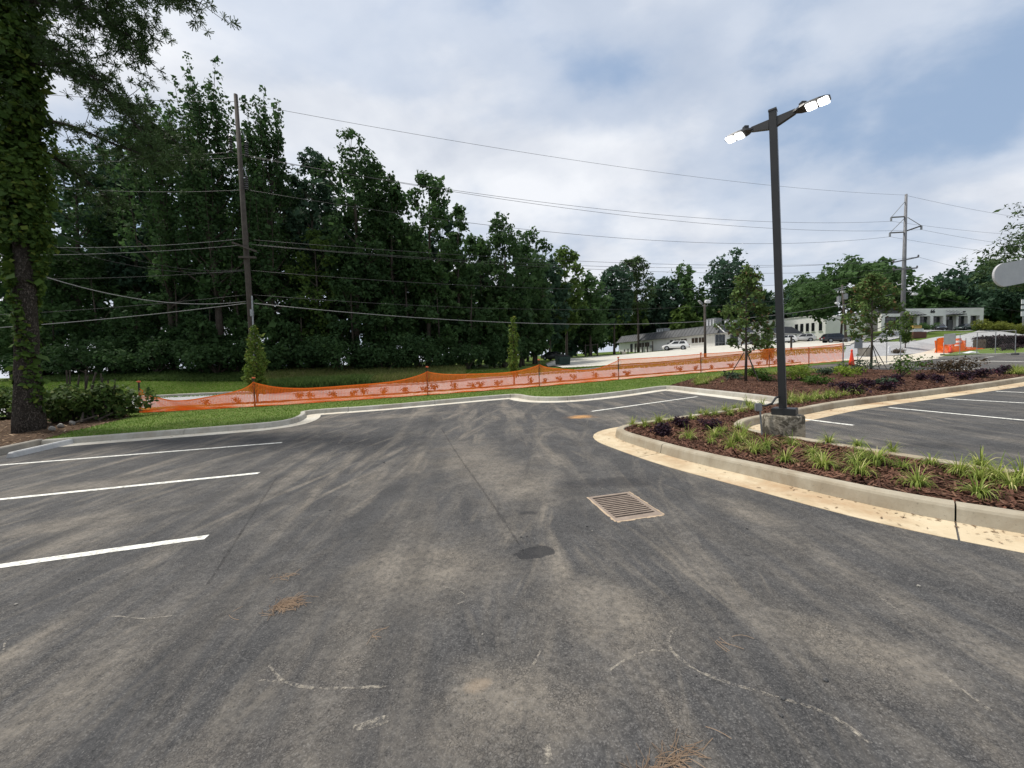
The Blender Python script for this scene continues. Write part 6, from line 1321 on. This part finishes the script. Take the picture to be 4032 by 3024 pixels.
MB().box((-.15, 0, 1.22), (1.8, .4, .46)).build('white_panel', A['signwhite'], t, bevel=.02); MB().box((-.3, 0, 1.75), (1.5, .35, .45)).build('yellow_panel', A['yellow'], t, bevel=.02); MB().box((0.6, .1, 1.0), (.12, .12, 2.0)).build('post', A['darkwood'], t)
for k in range(7): MB().box((-.7+k*.19, -.205, 1.28+.03*(k % 2)), (.12, .01, .09)).build('lettering', A['signgrey'], t)
for k in range(6): MB().box((-.85+k*.2, -.18, 1.86), (.13, .01, .1)).build('lettering', A['brick'], t)
p = D(4028, 1280, 66)[:2]; zt_ = Tz(*p); z1 = D(4028, 1180, 66)[2]; t = thing('road_sign', 'tall white panel sign with green and blue bands at the right edge', 'sign', (*p, zt_)); hh = z1-zt_
MB().box((0, 0, hh*.5), (.15, .15, hh)).build('post', A['greymetal'], t)
for z0, z1_, m_ in ((-.0, -.75, 'signwhite'), (-.8, -.98, 'ink'), (-1.02, -1.6, 'signwhite'), (-1.64, -1.9, 'green'), (-1.95, -2.8, 'signwhite')): MB().box((.1, -.12, hh+(z0+z1_)/2), (1.3, .08, z0-z1_)).build('panel', A[m_], t)
q0 = D(3915, 1082, 45); hs = .5*92/F*45; ov = thing('oval_panel', 'blank pale grey oval stand-in panel reaching in at the right edge', 'sign', (q0[0]+6.2, 45, Tz(q0[0]+6.2, 45)))  # stand-in panel for an unidentified grey shape, not a known sign
ob = Vector(ov.location); V = []; na = 18
for dy in (0, .22):
    for k in range(na): a = math.pi/2+math.pi*k/(na-1); V.append((q0[0]+hs+hs*math.cos(a)-ob.x, 45+dy-ob.y, q0[2]+hs*math.sin(a)-ob.z))
    for k in range(na): a = -math.pi/2+math.pi*k/(na-1); V.append((q0[0]+8-hs+hs*math.cos(a)-ob.x, 45+dy-ob.y, q0[2]+.9+hs*math.sin(a)-ob.z))
n2 = 2*na; MB().add(V, [tuple(range(n2)), tuple(range(2*n2-1, n2-1, -1))]+[(k, k+n2, (k+1) % n2+n2, (k+1) % n2) for k in range(n2)]).build('panel', A['ovalgrey'], ov)
MB().tube([(.0, .3, -.3), (.0, .3, q0[2]-ob.z+.5)], .16, 10).build('post', A['steelpole'], ov)
# hedges and golden shrubs
p0, p1 = D(3893, 1348, 44), D(4110, 1350, 44); n = 9000; r = np.random.default_rng(12); s = r.random(n); fz = r.random(n); dp = r.uniform(-.9, .9, n); f = r.integers(0, 3, n); fz = np.where(f == 0, 1.0, fz); dp = np.where(f == 1, -.9, dp)
hz = Tz(*p0[:2]); P = np.c_[(p1-p0)[0]*s, (p1-p0)[1]*s+dp+.9, .1+fz*1.25+r.normal(0, .05, n)]+r.normal(0, .04, (n, 3)); t = thing('clipped_hedge', 'long dark clipped hedge at the right edge', 'hedge', (p0[0], p0[1], hz)); link('foliage', leaf_mesh('foliage', P, .14, r, .6), A['hedge'], t); MB().hexa([(0, .25, 0), (p1[0]-p0[0], .25, 0), (p1[0]-p0[0], 1.5, 0), (0, 1.5, 0), (0, .25, 1.15), (p1[0]-p0[0], .25, 1.15), (p1[0]-p0[0], 1.5, 1.15), (0, 1.5, 1.15)]).build('branches', A['bark'], t)
GS = [(3878, 1292, 66, 'round golden green shrub at the corner of the office'), (3925, 1294, 66, 'golden shrub left in the row by the road sign'), (3958, 1290, 66, 'golden shrub in the middle of the row by the road sign'), (3990, 1286, 66, 'upper golden shrub near the road sign'), (4020, 1290, 66, 'rightmost golden shrub below the road sign'), (3945, 1285, 68, 'golden shrub behind the row near the road sign'), (4035, 1280, 68, 'golden shrub at the picture edge below the road sign')]
for i, (px, py, Yd, lb) in enumerate(GS): q = D(px, py, Yd); bush('golden_shrub', lb, (q[0], Yd), 1.35, 1.7, 'goldshrub', 90+i % 3, 1500, .17, 'golden shrubs by the office', Tz(q[0], Yd)-.1)
for i, (px, Yd) in enumerate([(3855, 86), (3900, 84), (3940, 84), (3600, 86), (3645, 86)]): x = (px-CX)/F*Yd; bush('dark_shrub', nth([2, 3, 4, 0, 1][i], 'dark green shrubs against the office wall'), (x, Yd), 1.3, 1.5, 'leaf_mid', 95, 1200, .18, 'dark shrubs against the office', Tz(x, Yd)-.05)

# ------------------------------------------------------------------ litter on the asphalt
def needles(label, px, py, n, spread, seed, long=.16):
    c = np.array(Gx(px, py)); r = np.random.default_rng(seed); V, Fq = [], []
    for i in range(n):
        p = np.array([*(r.normal(0, 1, 2)*spread), 0]); p2 = np.array([p[0]*math.cos(.5)-p[1]*math.sin(.5), p[0]*math.sin(.5)+p[1]*math.cos(.5)]); a = r.normal(.2, 1.1); L_ = long*r.uniform(.4, 1.2); h = abs(r.normal(.003, .004)); cur = r.normal(0, .5); q = p2.copy(); base = len(V); k = 4
        for j in range(k+1):
            sd = np.array([-math.sin(a), math.cos(a)])*.0011; z = PB*q[0]+PC*q[1]+.004+h*math.sin(math.pi*(j+.5)/(k+1)); V += [(q[0]-sd[0], q[1]-sd[1], z), (q[0]+sd[0], q[1]+sd[1], z+.0012)]; q = q+np.array([math.cos(a), math.sin(a)])*L_/k; a += cur/k
        for j in range(k): o = base+2*j; Fq.append((o, o+1, o+3, o+2))
    tag(link('pine_needle_heap', np_mesh('pine_needle_heap', np.array(V), np.array(Fq)), A['straw'], None, Wp(*c)), label, 'pine needles')
needles('small heap of dry brown pine needles on the asphalt at left', 1115, 2385, 170, np.array([.045, .028]), 1, .1); needles('loose dry pine needles strewn just behind the left heap', 1130, 2270, 22, np.array([.06, .025]), 2, .07)
needles('heap of dry pine needles at the bottom edge of the picture', 2560, 3062, 150, np.array([.12, .016]), 3, .1); needles('few thin dry needles lying right of the long pale scuff', 2830, 2520, 6, np.array([.05, .015]), 4, .1); needles('bent dry twig like needles near the middle of the asphalt', 1470, 2500, 5, np.array([.015, .02]), 5, .09); needles('long curved needle left of the left heap', 900, 2420, 3, np.array([.02, .01]), 6, .12)
def stone(px, py, s_, m_, label, seed, group):
    s_ *= .6
    bmr = bmesh.new(); bmesh.ops.create_icosphere(bmr, subdivisions=1, radius=1); r = np.random.default_rng(seed)
    for v in bmr.verts: v.co = Vector((v.co.x*s_*r.uniform(.7, 1.2), v.co.y*s_*r.uniform(.7, 1.1), v.co.z*s_*r.uniform(.45, .75)))
    me = bpy.data.meshes.new('stone'); bmr.to_mesh(me); bmr.free(); p = Gx(px, py); tag(link('stone', me, A[m_], None, Wp(*p, s_*.4)), label, 'stone', group)
for i, (px, py, s_, m_) in enumerate([(2312, 2074, .022, 'darkstone'), (2332, 2091, .014, 'stone'), (2709, 2145, .015, 'stone'), (2942, 2083, .02, 'darkstone'), (3618, 2310, .022, 'stone'), (3250, 2681, .022, 'darkstone'), (3082, 2752, .02, 'darkstone'), (3075, 2820, .017, 'darkstone'), (2740, 2662, .01, 'darkstone'), (2945, 2710, .008, 'darkstone'), (2715, 2985, .01, 'darkstone'), (1900, 2499, .012, 'stone'), (62, 2382, .02, 'stone'), (490, 2253, .012, 'stone'), (310, 2283, .012, 'darkstone'), (2052, 2115, .02, 'darkstone'), (2075, 2112, .015, 'darkstone'), (1300, 2010, .02, 'darkstone'), (1855, 2129, .014, 'stone'), (1806, 2137, .012, 'stone'), (1512, 1823, .03, 'darkstone'), (2363, 1920, .015, 'stone'), (2373, 1927, .015, 'stone'), (2445, 1934, .012, 'stone')]):
    stone(px, py, s_, m_, 'small pale chip of stone lying loose on the asphalt' if m_ == 'stone' else 'small dark crumb of asphalt lying loose on the car park', 40+i, 'loose chips on the asphalt')
